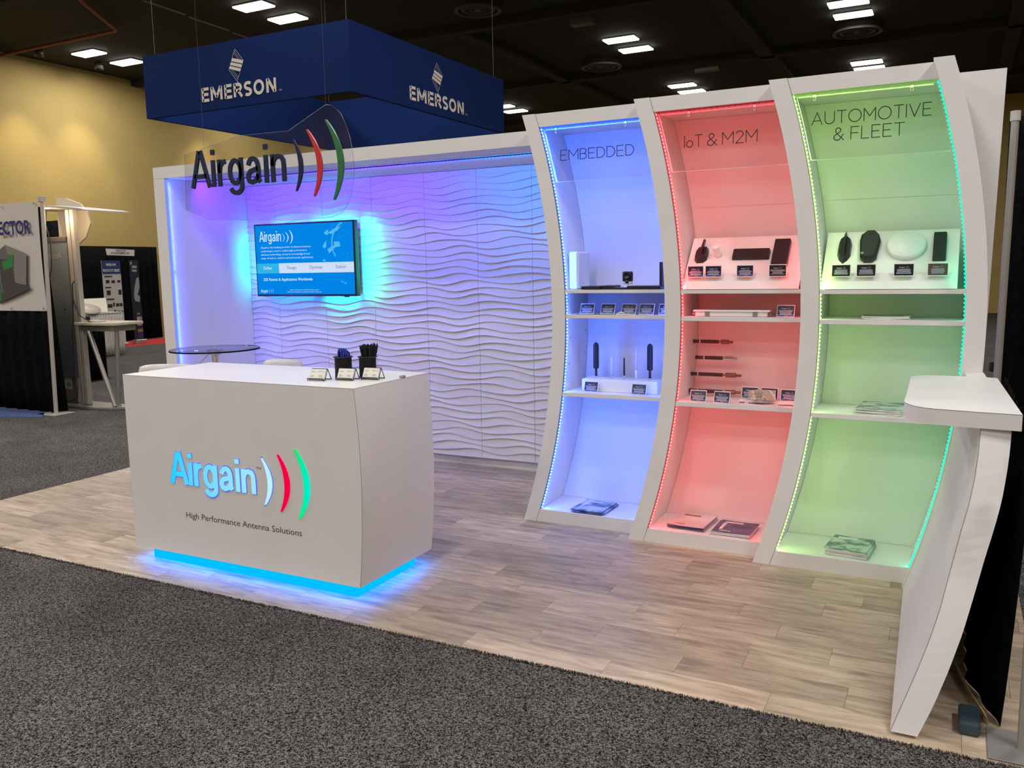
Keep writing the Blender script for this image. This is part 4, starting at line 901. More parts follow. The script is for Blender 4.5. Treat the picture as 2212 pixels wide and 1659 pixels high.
onboard(B3,[(-.290,.368),(-.261,.368),(-.238,.338),(-.233,.300),(-.244,.200),(-.260,.178),(-.292,.178),(-.308,.198),(-.314,.300),(-.312,.340)],.0202,.034,'cap',BLACKM,t,top=.9)
MB().tube([at(B3,-.304,.205,.0342),at(B3,-.304,.205,.037)],.008,8).build('sticker', mat('grey_sticker',(0.2,0.25,0.2),.5), t)
t = thing('dome_antenna', at(B3,-.107,.27), 'wide white disc antenna on the green bay board', 'antenna')
MB().lathe([(.001,0),(.090,0),(.090,.020),(.083,.030),(.001,.033)],0,0,0,40).xf(oriented(B3,-.107,.270)).build('disc', WHITEP, t)
t = thing('panel_antenna', at(B3,.04,.26), 'black rectangular antenna at the right of the green bay board', 'antenna')
onboard(B3,rr(.012,.071,.172,.348,.005),.001,.022,'body',BLACKP,t,top=.96)
for x,f,lb in ((-.392,'black','leftmost black card on the green bay board'),(-.276,'black','second black card from the left on the green bay board'),(-.107,'black','third black card from the left on the green bay board'),(.040,'brown','rightmost brownish card on the green bay board')):
    q = at(B3,x,.07,.012); card(x,q.y,q.z,lb,GC,w=.084,h=.056,tilt=0,face=f,foot=True)

# brochures
def bro_mat(nm, a, b, sc=9): return noisy(nm, a, b, sc, 0.3, 0, 3, 0, .42, .58)
BRA = bro_mat('brochure_blue_cover',(0.05,0.10,0.22),(0.45,0.55,0.65)); BRB = bro_mat('brochure_pale_cover',(0.72,0.66,0.64),(0.62,0.5,0.48),3); BRC = bro_mat('brochure_navy_cover',(0.02,0.02,0.07),(0.08,0.08,0.2),12); BRD = bro_mat('brochure_grey_cover',(0.10,0.15,0.14),(0.50,0.60,0.56),14)
def brochure_stack(cx, cy, z, w, d, ang, n, cov, name_lbl, group, th=.004, fan=.008, curl=.012, spine=None):
    for k in range(n):
        tp = k == n-1
        o = thing('brochure', (0,0,0), ('topmost ' if tp else 'lower ')+name_lbl, 'brochure', group)
        m = MB(); c = curl*(k/max(1,n-1))*.4
        f = lambda u,v,hh: ((u-.5)*w, (v-.5)*d, hh + curl*.5*(abs(u-.5)*2)**2.5*.35)
        m.grid(lambda u,v: f(u,v,th*.95),6,1); m.grid(lambda u,v: f(u,v,0),6,1)
        for (uu,vv) in (((0,1),(0,0)),((0,1),(1,1)),((0,0),(0,1)),((1,1),(0,1))):
            m.mi = 1; m.grid(lambda u,v: f(uu[0]+(uu[1]-uu[0])*u, vv[0]+(vv[1]-vv[0])*u, th*.95*v),6,1)
        m.build('pages', [cov, PAPER if not spine else spine], o)
        if tp:
            q = MB(); q.box(-w*.42,w*.1,d*.30,d*.40,th+.0035*.1,th+.0009); q.box(-w*.42,-w*.05,-d*.36,-d*.32,th,th+.0007)
            if cov is BRA or cov is BRC:
                for j in range(4): q.tube([(-w*.36+j*.0, d*(.2-.13*j),th),(-w*.36,d*(.2-.13*j),th+.001)],w*.07,10)
            q.build('cover_print', mat('cover_print_'+str(len(bpy.data.materials)), (0.75,0.75,0.75) if cov is not BRB else (0.25,0.12,0.12),.4), o)
        a = math.radians(ang+random.uniform(-2.5,2.5)*(1 if n>2 else 0)); 
        o.location = (cx+random.uniform(-fan,fan)*.5, cy+random.uniform(-fan,fan)*.3, z+.0006+k*(th+.0004)); o.rotation_euler.z = a
brochure_stack(-1.826,1.918,FL,.205,.245,-2,5,BRA,'brochure in the fanned pile at the foot of the blue bay','brochures at the foot of the blue bay',th=.003,fan=.03,spine=BRC)
brochure_stack(-1.190,1.860,FL,.215,.265,-4,5,BRB,'pale brochure in the left pile at the foot of the red bay','pale brochures at the foot of the red bay',th=.004,fan=.012,spine=BRC)
brochure_stack(-.932,1.815,FL,.215,.240,1,5,BRC,'dark brochure in the right pile at the foot of the red bay','dark brochures at the foot of the red bay',th=.004,fan=.012)
brochure_stack(-.312,1.735,FL,.205,.26,-4,7,BRD,'grey brochure in the pile at the foot of the green bay','brochures at the foot of the green bay',th=.0045,fan=.01)
brochure_stack(-.187,1.735,SH3,.215,.27,-4,6,BRD,'grey brochure in the pile on the green bay third shelf','brochures on the green bay third shelf',th=.0042,fan=.01)
brochure_stack(-.178,1.73,SH2,.215,.20,0,3,BRD,'brochure in the thin pile on the green bay second shelf','brochures on the green bay second shelf',th=.0045,fan=.01)

# ------------------------------------------------------------------ things on the reception counter
def cup(x, y, label, col):
    t = thing('pen_cup', (x,y,CZ), label, 'pen cup')
    m = MB(); z = CZ+.0005; r = .046
    for k in range(36):
        a = 2*PI*k/36
        for s_ in (1,-1): m.tube([(x+r*.93*math.cos(a+s_*q*.45),y+r*.93*math.sin(a+s_*q*.45),z+.105*q) for q in (0,.5,1)],.0007,3,cap=False,smooth=False)
    m.build('mesh_wall', BLACKM, t, kind='stuff', fixn=False)
    MB().lathe([(.041,0),(.041,.102)],x,y,z,28).build('wall', clear('mesh_screen',(0.10,0.10,0.12),0.02,0.5), t, fixn=False)
    MB().lathe([(.001,0),(.044,0),(.044,.006),(.001,.006)],x,y,z,28).build('base', BLACKM, t)
    MB().lathe([(.044,.102),(.050,.105),(.050,.109),(.044,.108),(.042,.104)],x,y,z,28).build('rim', BLACKM, t)
cup(-2.648,.522,'left black mesh pen cup holding blue strapped items',0); cup(-2.532,.572,'right black mesh pen cup full of dark pens',0)
PENB = mat('pen_black',(0.01,0.01,0.014),.25); PENBL = mat('pen_blue',(0.01,0.03,0.30),.2); PENH = mat('pen_highlight',(0.45,0.45,0.5),.3)
def pen_proto(mt, L_, name, label, cat, group):
    o = thing(name,(0,0,0),label,cat,group)
    MB().tube([(0,0,0),(0,0,L_*.93),(0,0,L_)],[.0042,.0046,.0030],8).build('barrel', mt, o)
    MB().bbox(.0045,.0062,-.0018,.0018,L_*.68,L_*.95,.0004,1).build('clip', PENH if mt is not PENB else PENB, o)
    return o
pp = pen_proto(PENB,.150,'pen','dark pen standing in the right mesh cup','pen','pens in the right mesh cup')
for k in range(30):
    o = pp if k == 0 else copy_tree(pp); a = k*2.399; r = .036*math.sqrt((k+.5)/34); tl = math.radians(3+8*(r/.034))
    o.location = (-2.532+r*.75*math.cos(a), .572+r*.75*math.sin(a), CZ+.009+random.uniform(-.002,.018)); o.rotation_euler = Vector((-math.sin(a)*tl, math.cos(a)*tl, a))
m = None
for k in range(20):
    a = k*2.399; r = .038*math.sqrt((k+.5)/20); rr_ = random.Random(k)
    o = thing('bundled_cable',(-2.648+r*.7*math.cos(a),.522+r*.7*math.sin(a),CZ+.01),'looped blue cable tip standing in the left mesh cup','cable','blue cables in the left mesh cup')
    x,y,z = o.location; h = rr_.uniform(.115,.142); d = .016; b_ = rr_.uniform(0,PI)
    dx,dy = d*math.cos(b_),d*math.sin(b_)
    MB().tube([(x,y,z),(x-dx*.3,y-dy*.3,z+h*.6),(x-dx*.4,y-dy*.4,z+h*.88),(x,y,z+h),(x+dx*.7,y+dy*.7,z+h*.9),(x+dx*.8,y+dy*.8,z+h*.6)],.0046,7).build('loop', PENBL, o)
    if k%4==0: MB().tube([(x+dx*.6,y+dy*.6-.006,z+h*.62),(x-dx*.2,y-dy*.2-.006,z+h*.86)],.0028,5).build('tab', PENH, o)
def holder(x, y, rz, label, clabel):
    t = thing('card_holder',(x,y,CZ+.0005),label,'card holder','black card holders on the reception counter'); t.rotation_euler.z = rz
    pro = [(-.030,.004),(-.030,.011),(-.026,.011),(-.026,.004),(-.012,.004),(.012,.058),(.016,.058),(.046,.001),(.041,.001),(.014,.050),(-.009,.0),(-.028,.0)]
    def pri(m,pts,x0_,x1_):
        n = len(pts); m.add([(x0_,p[0],p[1]) for p in pts]+[(x1_,p[0],p[1]) for p in pts],[tuple(range(n-1,-1,-1)),tuple(range(n,2*n))]+[(i,(i+1)%n,(i+1)%n+n,i+n) for i in range(n)])
    # open wire-like frame: two side profiles joined by bars
    m = MB(); w = .045
    path = [(.045,.002),(.014,.056),(-.014,.003),(-.030,.003),(-.031,.012)]
    for sx in (-w,w): m.tube([(sx,p[0],p[1]) for p in path],.0022,6)
    for p in (path[0],path[1],path[2],path[4]): m.tube([(-w,p[0],p[1]),(w,p[0],p[1])],.0022,6)
    o = m.build('frame', BLACKM, None); o.parent = t
    c = thing('business_cards',(x,y,CZ+.0005),clabel,'business cards','business card stacks on the reception counter'); c.rotation_euler.z = rz
    d = Vector((0,.028,.053)).normalized(); n_ = Vector((0,-d.z,d.y)); b0 = Vector((0,-.0165,.0065))
    def P(u,v,h): q = b0+d*v+n_*h; return (u,q.y,q.z)
    m = MB(); L_ = .0525; W_ = .0435
    vs = [P(u,v,h) for h in (0,.008) for u,v in ((-W_,0),(W_,0),(W_,L_),(-W_,L_))]
    m.add(vs,[(0,1,2,3),(7,6,5,4),(0,4,5,1),(1,5,6,2),(2,6,7,3),(3,7,4,0)]); o = m.build('card_stack', mat('card_stock',(0.82,0.80,0.72),.5), None); o.parent = c
    m = MB(); O2 = Vector(P(0,0,.0085))
    put_text(m,'Airgain',.004,.024,.037,.0055,O=O2,X=(1,0,0),Z=d,N=n_,res=1,offset=.01)
    for k in range(3): crescent(m,(.026+k*.004,.043+k*.001),(.0265+k*.004,.036-k*.001),.0285+k*.004,.0008,O=O2,X=(1,0,0),Z=d,N=n_,n=6)
    for (a,b_,v) in ((-.034,-.012,.039),(-.034,-.016,.035),(-.034,-.02,.018),(-.034,-.015,.014),(-.034,-.02,.010),(.012,.032,.018),(.010,.032,.014),(.014,.032,.010)):
        m.add([O2+Vector((a,0,0))+d*v, O2+Vector((b_,0,0))+d*v, O2+Vector((b_,0,0))+d*(v+.0013), O2+Vector((a,0,0))+d*(v+.0013)],[(0,1,2,3)])
    o = m.build('card_text', mat('card_ink',(0.2,0.2,0.22),.6), None, fixn=False); o.parent = c
holder(-2.700,.388,.12,'left black wire card holder on the reception counter','white business cards in the left holder')
holder(-2.570,.448,.10,'middle black wire card holder on the reception counter','white business cards in the middle holder')
holder(-2.462,.512,.10,'right black wire card holder on the reception counter','white business cards in the right holder')
MB().bbox(-2.36,-2.34,.60,.63,CZ+.001,CZ+.012,.001,1).build('small_tag', mat('grey_tag',(0.35,0.33,0.36),.4), label='small grey tag on the counter behind the right card holder', cat='tag')

# ------------------------------------------------------------------ bistro table and stools behind the counter
t = thing('bistro_table', (-4.68,1.60,0), 'round glass bistro table with a chrome column, before the alcove', 'table')
tx,ty = -4.68,1.60
MB().lathe([(.001,1.034),(.315,1.034),(.315,1.043),(.001,1.043)],tx,ty,0,48).build('glass_top', GLASS, t)
rm = MB().lathe([(.3165,1.033),(.3165,1.044)],tx,ty,0,64).build('glass_rim', EDGEG, t, label='dark glass rim', fixn=False)
m = MB(); m.lathe([(.001,.018),(.21,.012),(.22,.004),(.22,.0008),(.001,.0008)],tx,ty,0,36); m.build('base', CHROME, t)
MB().lathe([(.032,.015),(.032,.62),(.024,.625),(.024,.99),(.030,.995),(.060,1.03),(.060,1.0335)],tx,ty,0,20).build('column', CHROME, t)
MB().tube([(tx-.02,ty-.02,1.022),(tx-.06,ty-.03,.985),(tx-.12,ty-.05,.93),(tx-.125,ty-.055,.92),(tx-.165,ty-.07,.880)],[.004,.004,.004,.007,.007],8).build('height_lever', CHROME, t)
def stool(x, y, rz, wd, top, label):
    t = thing('bar_stool',(x,y,0),label,'bar stool','white shell bar stools behind the counter'); t.rotation_euler.z = rz
    m = MB()
    def shell(u,v):
        a = (u-.5)*2; w = wd/2*(1-.08*v)
        if v < .5: q = v/.5; return (a*w, .20-.34*q-.0, top-.26+.03*a*a-.015*math.sin(PI*q))
        q = (v-.5)/.5; return (a*w*(1-.10*q**4), -.14-.05*math.sin(q*PI/2)+.05*a*a, top-.26+.03*a*a*(1-q)+.26*q-(.02*abs(a)**4)*q)
    m.grid(shell,14,16); m.v = [tuple(v) for v in m.v]
    o = m.build('seat_shell', mat('stool_white',(0.80,0.80,0.80),.25), None); o.parent = t
    so = o.modifiers.new('s','SOLIDIFY'); so.thickness = .012
    m = MB(); m.lathe([(.001,.016),(.19,.010),(.20,.0008),(.001,.0008)],0,0,0,30); o = m.build('base', CHROME, None); o.parent = t
    m = MB(); m.lathe([(.026,.014),(.026,.40),(.018,.402),(.018,top-.30),(.08,top-.28),(.08,top-.275)],0,0,0,16); o = m.build('gas_column', CHROME, None); o.parent = t
    m = MB(); m.tube([(.16*math.cos(a)*1.0,.10+.10*math.sin(a),.30) for a in [2*PI*k/20 for k in range(21)]],.009,6,cap=False); m.tube([(0,0,.30),(0,.0,.30)],.01,6) if 0 else None; m.box(-.008,.008,.0,.02,.29,.31)
    o = m.build('foot_ring', CHROME, None); o.parent = t
stool(-4.536,1.125,math.radians(27),.47,1.006,'white shell bar stool showing its back at the counter left')
stool(-3.964,1.57,math.radians(27),.31,1.012,'white shell bar stool showing its back behind the counter middle')

# ------------------------------------------------------------------ pipe and drape at the right
def drape(name, p0, p1, z0_, z1_, label, mt=DRAPE, folds=10, amp=.02, parent=None, cat='drape', group=None, n=None):
    a = Vector(p0); b = Vector(p1); d = (b-a); nrm = Vector((-d.y,d.x)).normalized(); n = n or folds*8
    m = MB(); m.grid(lambda u,v: tuple((a+d*u)+nrm*(amp*math.sin(2*PI*folds*u+.5*math.sin(3*v))*(1.1-.4*v)))+(z0_+(z1_-z0_)*v,), n, 4)
    o = m.build(name, mt, parent, label=label, cat=cat, group=group, fixn=False); sd = o.modifiers.new('s','SOLIDIFY'); sd.thickness = .004; return o
drape('drape',(0.36,3.05),(2.6,3.05),0.01,2.42,'black drape standing behind the right end of the booth',folds=16)
m = MB()
def cloth(u,v):
    y = .25+1.7*u; xb = .325-.10*min(1,u*5) ; return (xb+(.365-xb)*v**.8+.006*math.sin(60*u+2*v), y, .004+1.0*v)
m.grid(cloth,90,8); o = m.build('black_cloth', DRAPE, label='black cloth hanging behind the curved side panel at the lower right', cat='drape', fixn=False); sd = o.modifiers.new('s','SOLIDIFY'); sd.thickness = .003
PIPE = mat('drape_pipe',(0.42,0.40,0.37),.45,.4)
def upright(x,y,z,label,tx_=0,hp=.17):
    t = thing('drape_upright',(x,y,0),label,'drape pole')
    MB().tube([(x,y,.006),(x+tx_,y,z-.05)],.019,12).build('pole', PIPE, t); MB().tube([(x+tx_,y,z-.05),(x+tx_,y,z)],.024,12).build('cap', mat('pole_cap',(0.6,0.58,0.55),.4), t)
    MB().bbox(x-hp,x+hp,y-hp,y+hp,.0005,.007,.002,1).build('base_plate', mat('plate_grey',(0.22,0.21,0.2),.5), t)
upright(.331,2.30,2.345,'grey drape pole right of the white end panel',.022)
upright(.385,.125,1.06,'grey drape pole standing at the lower right corner',0,.105)
t = thing('bracket_box',(.36,2.36,1.02),'small black clamp with a white tip on the drape pole','clamp')
MB().bbox(.30,.345,2.325,2.37,.985,1.04,.008,2).build('body',BLACKM,t); MB().tube([(.335,2.33,1.155),(.352,2.33,1.155)],.009,8).build('tip',WHITEP,t)
m = MB(); m.grid(lambda u,v:(.190+.100*u**1.3-.018*v, .66-.41*u, .006+.055*v*(1-.3*u)),10,2)
o = m.build('cardboard_strip', mat('cardboard',(0.50,0.36,0.20),.8), label='bent strip of brown cardboard at the foot of the black cloth, lower right', cat='cardboard', fixn=False); sd=o.modifiers.new('s','SOLIDIFY'); sd.thickness=.003
MB().bbox(.195,.262,.14,.28,.001,.05,.01,2).build('plastic_case', mat('teal_case',(0.03,0.06,0.08),.5), label='dark teal plastic case on the floor beside the curved side panel', cat='case')

# ------------------------------------------------------------------ neighbouring booth at the left (banner, black skirt, kiosk)
bx = -9.1
drape('table_skirt',(-12.2,3.40),(-9.13,3.36),0.004,1.21,'black skirt hanging below the white banner at the left edge',folds=14,amp=.02,cat='drape')
m = MB(); m.grid(lambda u,v:(-9.17+.06*u*(1-.6*v)-.05*v+.004*math.sin(20*u), 3.385+.10*u*(1-.6*v), .01+2.36*v),8,6)
o = m.build('side_drape', DRAPE, label='black side drape behind the banner pole', cat='drape', fixn=False); sd = o.modifiers.new('s','SOLIDIFY'); sd.thickness = .004
t = thing('drape_upright',(-9.08,3.34,0),'aluminium drape pole at the banner right edge','drape pole')
MB().tube([(-9.12,3.34,.006),(-9.03,3.34,2.42)],.023,12).build('pole', ALUM, t); MB().bbox(-9.065,-8.995,3.31,3.37,2.41,2.475,.004,1).build('cap', ALUM, t)
MB().bbox(-9.28,-8.96,3.2,3.48,.0005,.006,.002,1).build('base_plate', ALUM, t)
bn = thing('banner',(-10.2,3.33,1.19),'white vinyl banner printed ECTOR in blue with a grey box picture','banner')
m = MB(); m.grid(lambda u,v:(-12.0+(2.9-.02*math.sin(PI*v)-.0*v)*u + (.0 if u<1 else 0), 3.335+.02*math.sin(8*u+3*v)*(u*(1-u)*4), 1.19+(1.235+.0*u)*v + .02*math.sin(PI*u)*(v-1)*0),30,10)
m.build('sheet', mat('banner_vinyl',(0.62,0.57,0.53),.5), bn, fixn=False)
m = MB(); put_text(m,'ECTOR',-9.81,-9.225,2.073,.142,O=(0,3.305,0),offset=.03); m.build('lettering', mat('banner_blue',(0.01,0.02,0.13),.5), bn, fixn=False)
m = MB(); gy = [mat('box_grey_light',(0.22,0.20,0.19),.6), mat('box_grey_dark',(0.06,0.055,0.055),.6), mat('box_green',(0.02,0.22,0.05),.6), mat('box_grey_mid',(0.13,0.12,0.12),.6)]
def bp_(ps,mi,dy=0): m.mi = mi; m.add([(x,3.304-dy,z) for x,z in ps],[tuple(range(len(ps)))])
bp_([(-9.71,1.955),(-9.34,1.845),(-9.40,1.46),(-9.62,1.52),(-9.70,1.85)],0); bp_([(-10.0,1.83),(-9.71,1.955),(-9.70,1.85),(-9.58,1.82),(-9.60,1.50),(-9.92,1.28),(-10.0,1.30)],3,.001)
bp_([(-9.86,1.80),(-9.62,1.78),(-9.60,1.50),(-9.84,1.42)],1,.002); bp_([(-9.92,1.28),(-9.36,1.44),(-9.33,1.48),(-9.60,1.52),(-9.90,1.38)],1,.003)
bp_([(-9.80,1.76),(-9.62,1.80),(-9.60,1.70),(-9.78,1.66)],2,.004); bp_([(-9.95,1.50),(-9.88,1.50),(-9.87,1.32),(-9.95,1.30)],2,.004); bp_([(-9.66,1.83),(-9.58,1.84),(-9.58,1.76),(-9.66,1.74)],2,.005)
m.build('box_picture', gy, bn, fixn=False)
for x,z in ((-9.13,2.40),(-9.75,2.40),(-9.72,1.215),(-9.13,1.22)): MB().tube([(x,3.312,z),(x,3.306,z)],.012,8).build('grommet', ALU, bn)
drape('drape',(-12.5,4.40),(-10.0,4.40),0.01,2.30,'black drape at the back of the left neighbouring booth',folds=10)
MB().prismz([(-10.6,2.5),(-9.02,3.10),(-9.35,3.36),(-10.6,3.36)],-.001,.006).build('floor_mat', mat('blue_mat',(0.06,0.10,0.24),.9), label='blue floor mat at the far left edge', cat='mat')
# kiosk
k = thing('display_kiosk',(-9.25,3.85,0),'aluminium kiosk frame with frosted glass panel, canopy and shelf','kiosk')
m = MB(); m.bbox(-9.30,-9.24,3.80,3.84,.03,2.36,.004,1); m.bbox(-9.225,-9.165,3.80,3.86,.03,2.36,.004,1); m.build('column', ALUM, k)
MB().bbox(-9.242,-9.222,3.81,3.85,.03,2.34,.002,1).build('channel', mat('brown_channel',(0.08,0.06,0.045),.5), k)
m = MB(); m.bbox(-9.75,-9.30,3.80,3.83,1.99,2.05,.003,1); m.bbox(-9.32,-9.30,3.80,3.83,.6,2.05,.003,1); m.build('door_frame', mat('frame_brown',(0.14,0.12,0.10),.5,.3), k)
MB().box(-9.74,-9.32,3.812,3.822,.35,1.99).build('frosted_panel', noisy('frosted_glass',(0.16,0.19,0.21),(0.20,0.23,0.25),1.5,.3), k)
m = MB(); put_text(m,'Anah',-9.70,-9.44,1.79,.085,O=(0,3.811,0),res=1); m.v=[(-19.14-a,b,c) for a,b,c in m.v]; m.build('panel_text', mat('panel_text',(0.35,0.38,0.38),.5), k, fixn=False)
m = MB(); m.prism([(-9.95,2.385),(-9.30,2.375),(-8.72,2.325),(-8.60,2.305),(-8.60,2.318),(-8.72,2.342),(-9.30,2.405),(-9.95,2.41)],3.55,4.15); m.build('canopy', ALUM, k)
m = MB(); m.prism([(-9.95,2.56),(-9.75,2.54),(-9.5,2.46),(-9.38,2.36),(-9.34,2.22),(-9.45,2.05),(-9.60,1.97),(-9.95,1.90)],4.16,4.18); m.build('backdrop_disc', mat('cream_disc',(0.75,0.66,0.52),.5), k)
for x in (-9.38,-8.98):
    m = MB(); m.lathe([(.001,0),(.04,0),(.04,.01),(.001,.01)],x,3.62,2.352 if x>-9.2 else 2.366,14); m.build('spotlight', glow('spot_face',(1,.82,.55),6), k)
    l = bpy.data.lights.new('lamp','POINT'); l.energy = 5; l.color=(1,.75,.45); l.shadow_soft_size=.04; o = bpy.data.objects.new('lamp',l); C.objects.link(o); o.location=(x,3.66,2.25); o.parent=k; o.matrix_parent_inverse = Matrix.Translation(-Vector(k.location))
m = MB(); m.bbox(-9.20,-8.52,3.72,4.15,1.0,1.035,.006,1); m.build('shelf_top', mat('shelf_cream',(0.55,0.48,0.38),.5), k)
MB().bbox(-9.17,-8.60,3.78,4.10,.93,.995,.004,1).build('shelf_rail', ALU, k)
MB().tube([(-9.05,3.80,.93),(-8.74,3.84,.03)],.028,10).build('strut', ALU, k); MB().tube([(-8.62,3.85,.93),(-8.70,3.86,.03)],.026,10).build('strut', ALU, k)
m = MB(); m.prismz([(-9.95,3.72),(-9.0,3.68),(-8.72,3.74),(-8.55,3.88),(-8.7,4.02),(-9.95,4.05)],.003,.028); m.build('base_plate', ALU, k)
MB().tube([(-9.62,3.79,2.37),(-9.64,3.78,2.2),(-9.58,3.78,2.0),(-9.60,3.78,1.7),(-9.66,3.78,1.55)],.006,6).build('cable', BLACKM, k)
MB().tube([(-8.95,3.76,1.04),(-9.12,3.74,1.12),(-9.20,3.74,1.3),(-9.18,3.73,1.48),(-9.14,3.73,1.52)],.007,6).build('cable', BLACKM, k)
MB().tube([(-9.20,3.74,1.3),(-9.27,3.74,.9),(-9.29,3.74,.4),(-9.22,3.72,.3),(-9.25,3.72,.12),(-9.42,3.72,.06)],.006,6).build('cable', BLACKM, k)
MB().bbox(-9.12,-8.92,3.80,3.95,1.036,1.052,.004,1).build('power_strip', mat('strip_white',(0.6,0.58,0.52),.4), label='white power strip lying on the kiosk shelf', cat='power strip')
MB().tube([(-9.44,3.80,1.18),(-9.44,3.79,1.18)],.014,8).build('lock', CHROME, k)
bxo = thing('shipping_box',(-9.55,4.02,0),'cardboard shipping box with white labels under the kiosk glass','box')
MB().bbox(-9.70,-9.42,3.845,4.0,.03,.72,.004,1).build('carton', mat('carton_grey',(0.25,0.22,0.19),.7), bxo)
m = MB(); m.add([(-9.66,3.842,.50),(-9.45,3.842,.50),(-9.45,3.842,.68),(-9.66,3.842,.68)],[(0,1,2,3)]); m.add([(-9.64,3.842,.20),(-9.50,3.842,.20),(-9.50,3.842,.40),(-9.64,3.842,.40)],[(0,1,2,3)])
m.mi = 1; put_text(m,'212',-9.64,-9.54,.515,.045,O=(0,3.840,0),res=1)
for j in range(6): m.add([(-9.60+j*.014,3.840,.23),(-9.593+j*.014,3.840,.23),(-9.593+j*.014,3.840,.28),(-9.60+j*.014,3.840,.28)],[(0,1,2,3)])
m.build('box_label', [PAPER,BLACKM], bxo, fixn=False)

# far booth against the ochre wall
FX = -17.45
drape('drape',(FX,8.2),(FX,12.03),0.02,2.24,'black drape wall of the far booth before the ochre wall',folds=22,amp=.03)
for y,z,lb in ((12.16,2.32,'right pole of the far black drape wall'),(8.1,2.24,'left pole of the far black drape wall')):
    t = thing('drape_upright',(FX+.05,y,0),lb,'drape pole'); MB().tube([(FX+.05,y,.01),(FX+.05,y,z)],.028,8).build('pole', PIPE, t); MB().bbox(FX-.1,FX+.2,y-.15,y+.15,.0005,.01,.002,1).build('base_plate', ALUM, t)
t = thing('small_banner',(FX+.06,10.93,2.0),'small white paper sign hung high on the far black drape','sign')
m = MB(); m.add([(FX+.07,10.54,2.185),(FX+.07,11.33,2.16),(FX+.07,11.31,2.015),(FX+.07,10.56,2.035)],[(0,1,2,3)]); m.build('sheet', mat('sign_paper',(0.6,0.53,0.48),.6), t, fixn=False)
m = MB(); put_text(m,'SEVEN ROOM',0,.26,.105,.03,O=(FX+.08,10.80,2.02),X=(0,1,0),N=(1,0,0),offset=.03,res=1); put_text(m,'APPLICATIONS: ELEMENT 21, INTO',0,.52,.045,.035,O=(FX+.08,10.66,2.02),X=(0,1,0),N=(1,0,0),offset=.03,res=1); m.build('print', BLACKM, t, fixn=False)
t = thing('rollup_banner',(-16.5,9.95,0),'white roll-up banner with a blue heading band in the far booth','banner')
XB = -16.5
m = MB(); m.box(XB-.01,XB,9.73,10.20,.05,1.895); m.build('sheet', mat('rollup_white',(0.55,0.52,0.47),.6), t)
m = MB(); m.add([(XB+.004,9.73,1.60),(XB+.004,10.20,1.60),(XB+.004,10.20,1.895),(XB+.004,9.73,1.895)],[(0,1,2,3)]); m.build('heading_band', mat('band_blue',(0.02,0.035,0.16),.6), t, fixn=False)
m = MB(); put_text(m,'WISDOM',9.83,10.08,1.775,.055,O=(XB+.008,0,0),X=(0,1,0),N=(1,0,0),offset=.03,res=1); put_text(m,'PRODUCT SERIES',9.75,10.17,1.65,.055,O=(XB+.008,0,0),X=(0,1,0),N=(1,0,0),offset=.03,res=1); m.build('heading_text', mat('white_print',(0.7,0.68,0.62),.6), t, fixn=False)
m = MB()
for (y,z,w,h_) in ((9.77,1.53,.2,.03),(9.80,1.40,.09,.07),(9.94,1.40,.09,.06),(10.09,1.41,.08,.05),(9.77,1.29,.15,.03),(9.80,1.14,.10,.10),(10.10,1.14,.08,.11),(9.78,1.03,.2,.03),(9.80,.86,.12,.08),(9.94,.88,.04,.09),(10.01,.88,.08,.07),(10.10,.88,.08,.07),(9.95,.74,.06,.06),(10.04,.73,.07,.05),(10.14,.73,.05,.05)):
    m.bbox(XB+.001,XB+.006,y,y+w,z,z+h_,.002,1)
m.build('product_pictures', BLACKM, t); MB().bbox(XB-.08,XB+.08,9.71,10.22,.001,.06,.01,1).build('base', ALU, t)
t = thing('rollup_banner',(XB,10.56,0),'narrow dark roll-up banner with a pale figure in the far booth','banner')
MB().box(XB-.01,XB,10.44,10.68,.10,1.90).build('sheet', mat('rollup_dark',(0.012,0.012,0.03),.5), t); MB().bbox(XB-.08,XB+.08,10.42,10.70,.001,.10,.01,1).build('base', ALU, t)
m = MB(); gs = [mat('rollup_grey',(0.30,0.30,0.34),.6),mat('rollup_gold',(0.22,0.17,0.05),.6),mat('rollup_purple',(0.03,0.02,0.10),.6),mat('rollup_pink',(0.45,0.33,0.33),.6)]
def qd(y0_,y1_,z0_,z1_,mi): m.mi=mi; m.add([(XB+.004+mi*.0005,y0_,z0_),(XB+.004+mi*.0005,y1_,z0_),(XB+.004+mi*.0005,y1_,z1_),(XB+.004+mi*.0005,y0_,z1_)],[(0,1,2,3)])
m.mi=0; m.add([(XB+.004,10.60,1.50),(XB+.004,10.66,1.52),(XB+.004,10.67,1.30),(XB+.004,10.60,1.12),(XB+.004,10.66,1.08),(XB+.004,10.64,.95),(XB+.004,10.52,.98),(XB+.004,10.50,1.08),(XB+.004,10.52,1.25)],[tuple(range(9))])
qd(10.50,10.63,1.72,1.78,0); qd(10.50,10.62,1.64,1.69,0); qd(10.46,10.51,1.80,1.87,0); qd(10.54,10.62,.66,.71,1); qd(10.53,10.62,.42,.62,3); qd(10.63,10.67,.42,.62,0); qd(10.53,10.67,.27,.34,1); qd(10.53,10.67,.12,.26,2)
m.build('print', gs, t, fixn=False)
MB().prismz([(-17.38,9.3),(-16.2,9.6),(-15.9,11.0),(-17.0,11.95),(-17.38,11.95)],-.001,.004).build('floor_mat', mat('red_mat',(0.45,0.02,0.02),.9), label='red floor mat under the far black booth', cat='mat')
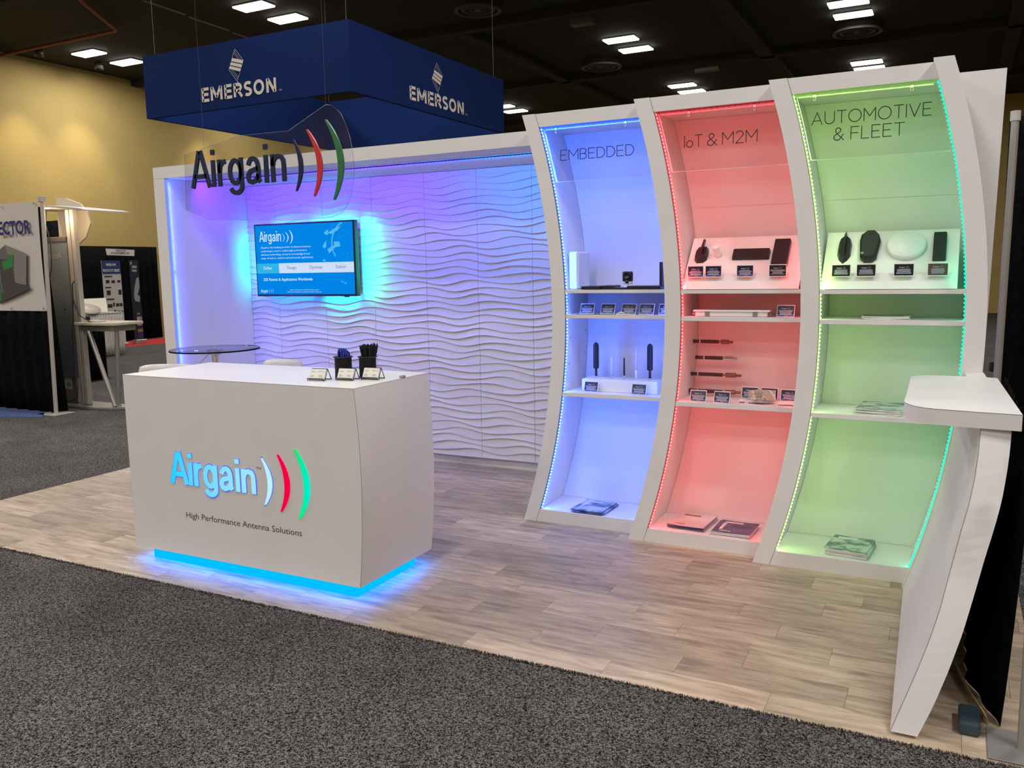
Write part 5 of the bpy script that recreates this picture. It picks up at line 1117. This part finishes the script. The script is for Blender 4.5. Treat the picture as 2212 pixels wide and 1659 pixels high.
# far table with pale skirt and goods
t = thing('skirted_table',(-14.9,8.3,0),'table with a pleated pale skirt before the far booth','table')
drape('skirt',(-14.55,7.0),(-14.55,8.62),0.02,.835,None,mt=noisy('skirt_fabric',(0.40,0.37,0.33),(0.5,0.46,0.41),20,.8),folds=26,amp=.012,parent=t,cat=None)
drape('skirt',(-14.55,8.62),(-15.3,8.62),0.02,.835,None,mt=mat('skirt_side',(0.42,0.39,0.35),.8),folds=12,amp=.012,parent=t,cat=None)
MB().box(-15.3,-14.54,7.0,8.64,.835,.855).build('tabletop', mat('table_cloth',(0.5,0.46,0.40),.7), t)
m = MB(); m.add([(-14.75,7.95,.86),(-14.75,8.45,.86),(-14.95,8.58,1.13),(-14.95,8.05,1.13),(-14.98,8.58,1.12),(-14.98,8.05,1.12),(-14.98,8.58,.86),(-14.98,8.05,.86)],[(0,1,2,3),(3,2,4,5),(5,4,6,7),(1,6,4,2),(0,3,5,7)])
m.build('lamp_panel', mat('panel_cream',(0.75,0.70,0.55),.5), label='cream ribbed sloping panel on the far table', cat='display')
MB().lathe([(.001,0),(.26,0),(.26,.03),(.001,.045)],0,0,0,30).xf(Matrix.Translation((-14.68,7.95,.93))@Matrix.Rotation(math.radians(28),4,'Y')@Matrix.Scale(.75,4,(1,0,0))).build('oval_lamp', mat('lamp_beige',(0.55,0.50,0.42),.4), label='beige oval lamp leaning on the far table', cat='lamp')
m = MB(); m.bbox(-14.9,-14.6,7.30,7.55,.857,.90,.005,1); m.build('brochure_tray', mat('tray_white',(0.6,0.57,0.52),.5), label='small white tray on the far table', cat='tray')
t = thing('glass_case',(-15.1,7.75,.86),'low dark glass case on the far table','case')
MB().bbox(-15.28,-15.03,7.45,8.0,1.10,1.125,.004,1).build('glass_top', mat('green_glass',(0.05,0.13,0.12),.15), t); m = MB()
for x in (-15.26,-15.05):
    for y in (7.47,7.98): m.tube([(x,y,.857),(x,y,1.10)],.012,6)
m.build('legs', BLACKM, t); MB().bbox(-15.2,-15.0,7.55,7.95,.857,1.0,.01,1).build('dark_unit', mat('dark_unit',(0.05,0.05,0.06),.4), t)
# black boxy drape-covered table mid-way
t = thing('covered_table',(-11.6,5.45,0),'black cloth covered small table behind the kiosk','table')
drape('cloth',(-11.40,4.75),(-11.30,5.72),.02,.80,None,folds=9,amp=.02,parent=t,cat=None); drape('cloth',(-11.30,5.72),(-12.0,5.80),.02,.80,None,folds=6,amp=.02,parent=t,cat=None)
MB().box(-12.0,-11.31,4.75,5.78,.80,.815).build('tabletop', mat('silver_top',(0.30,0.28,0.25),.4), t)
slab_box('dark_case',-11.9,-11.45,4.85,5.62,.816,.98,'dark flat case on the cloth covered table behind the kiosk','case',BLACKM,.02)
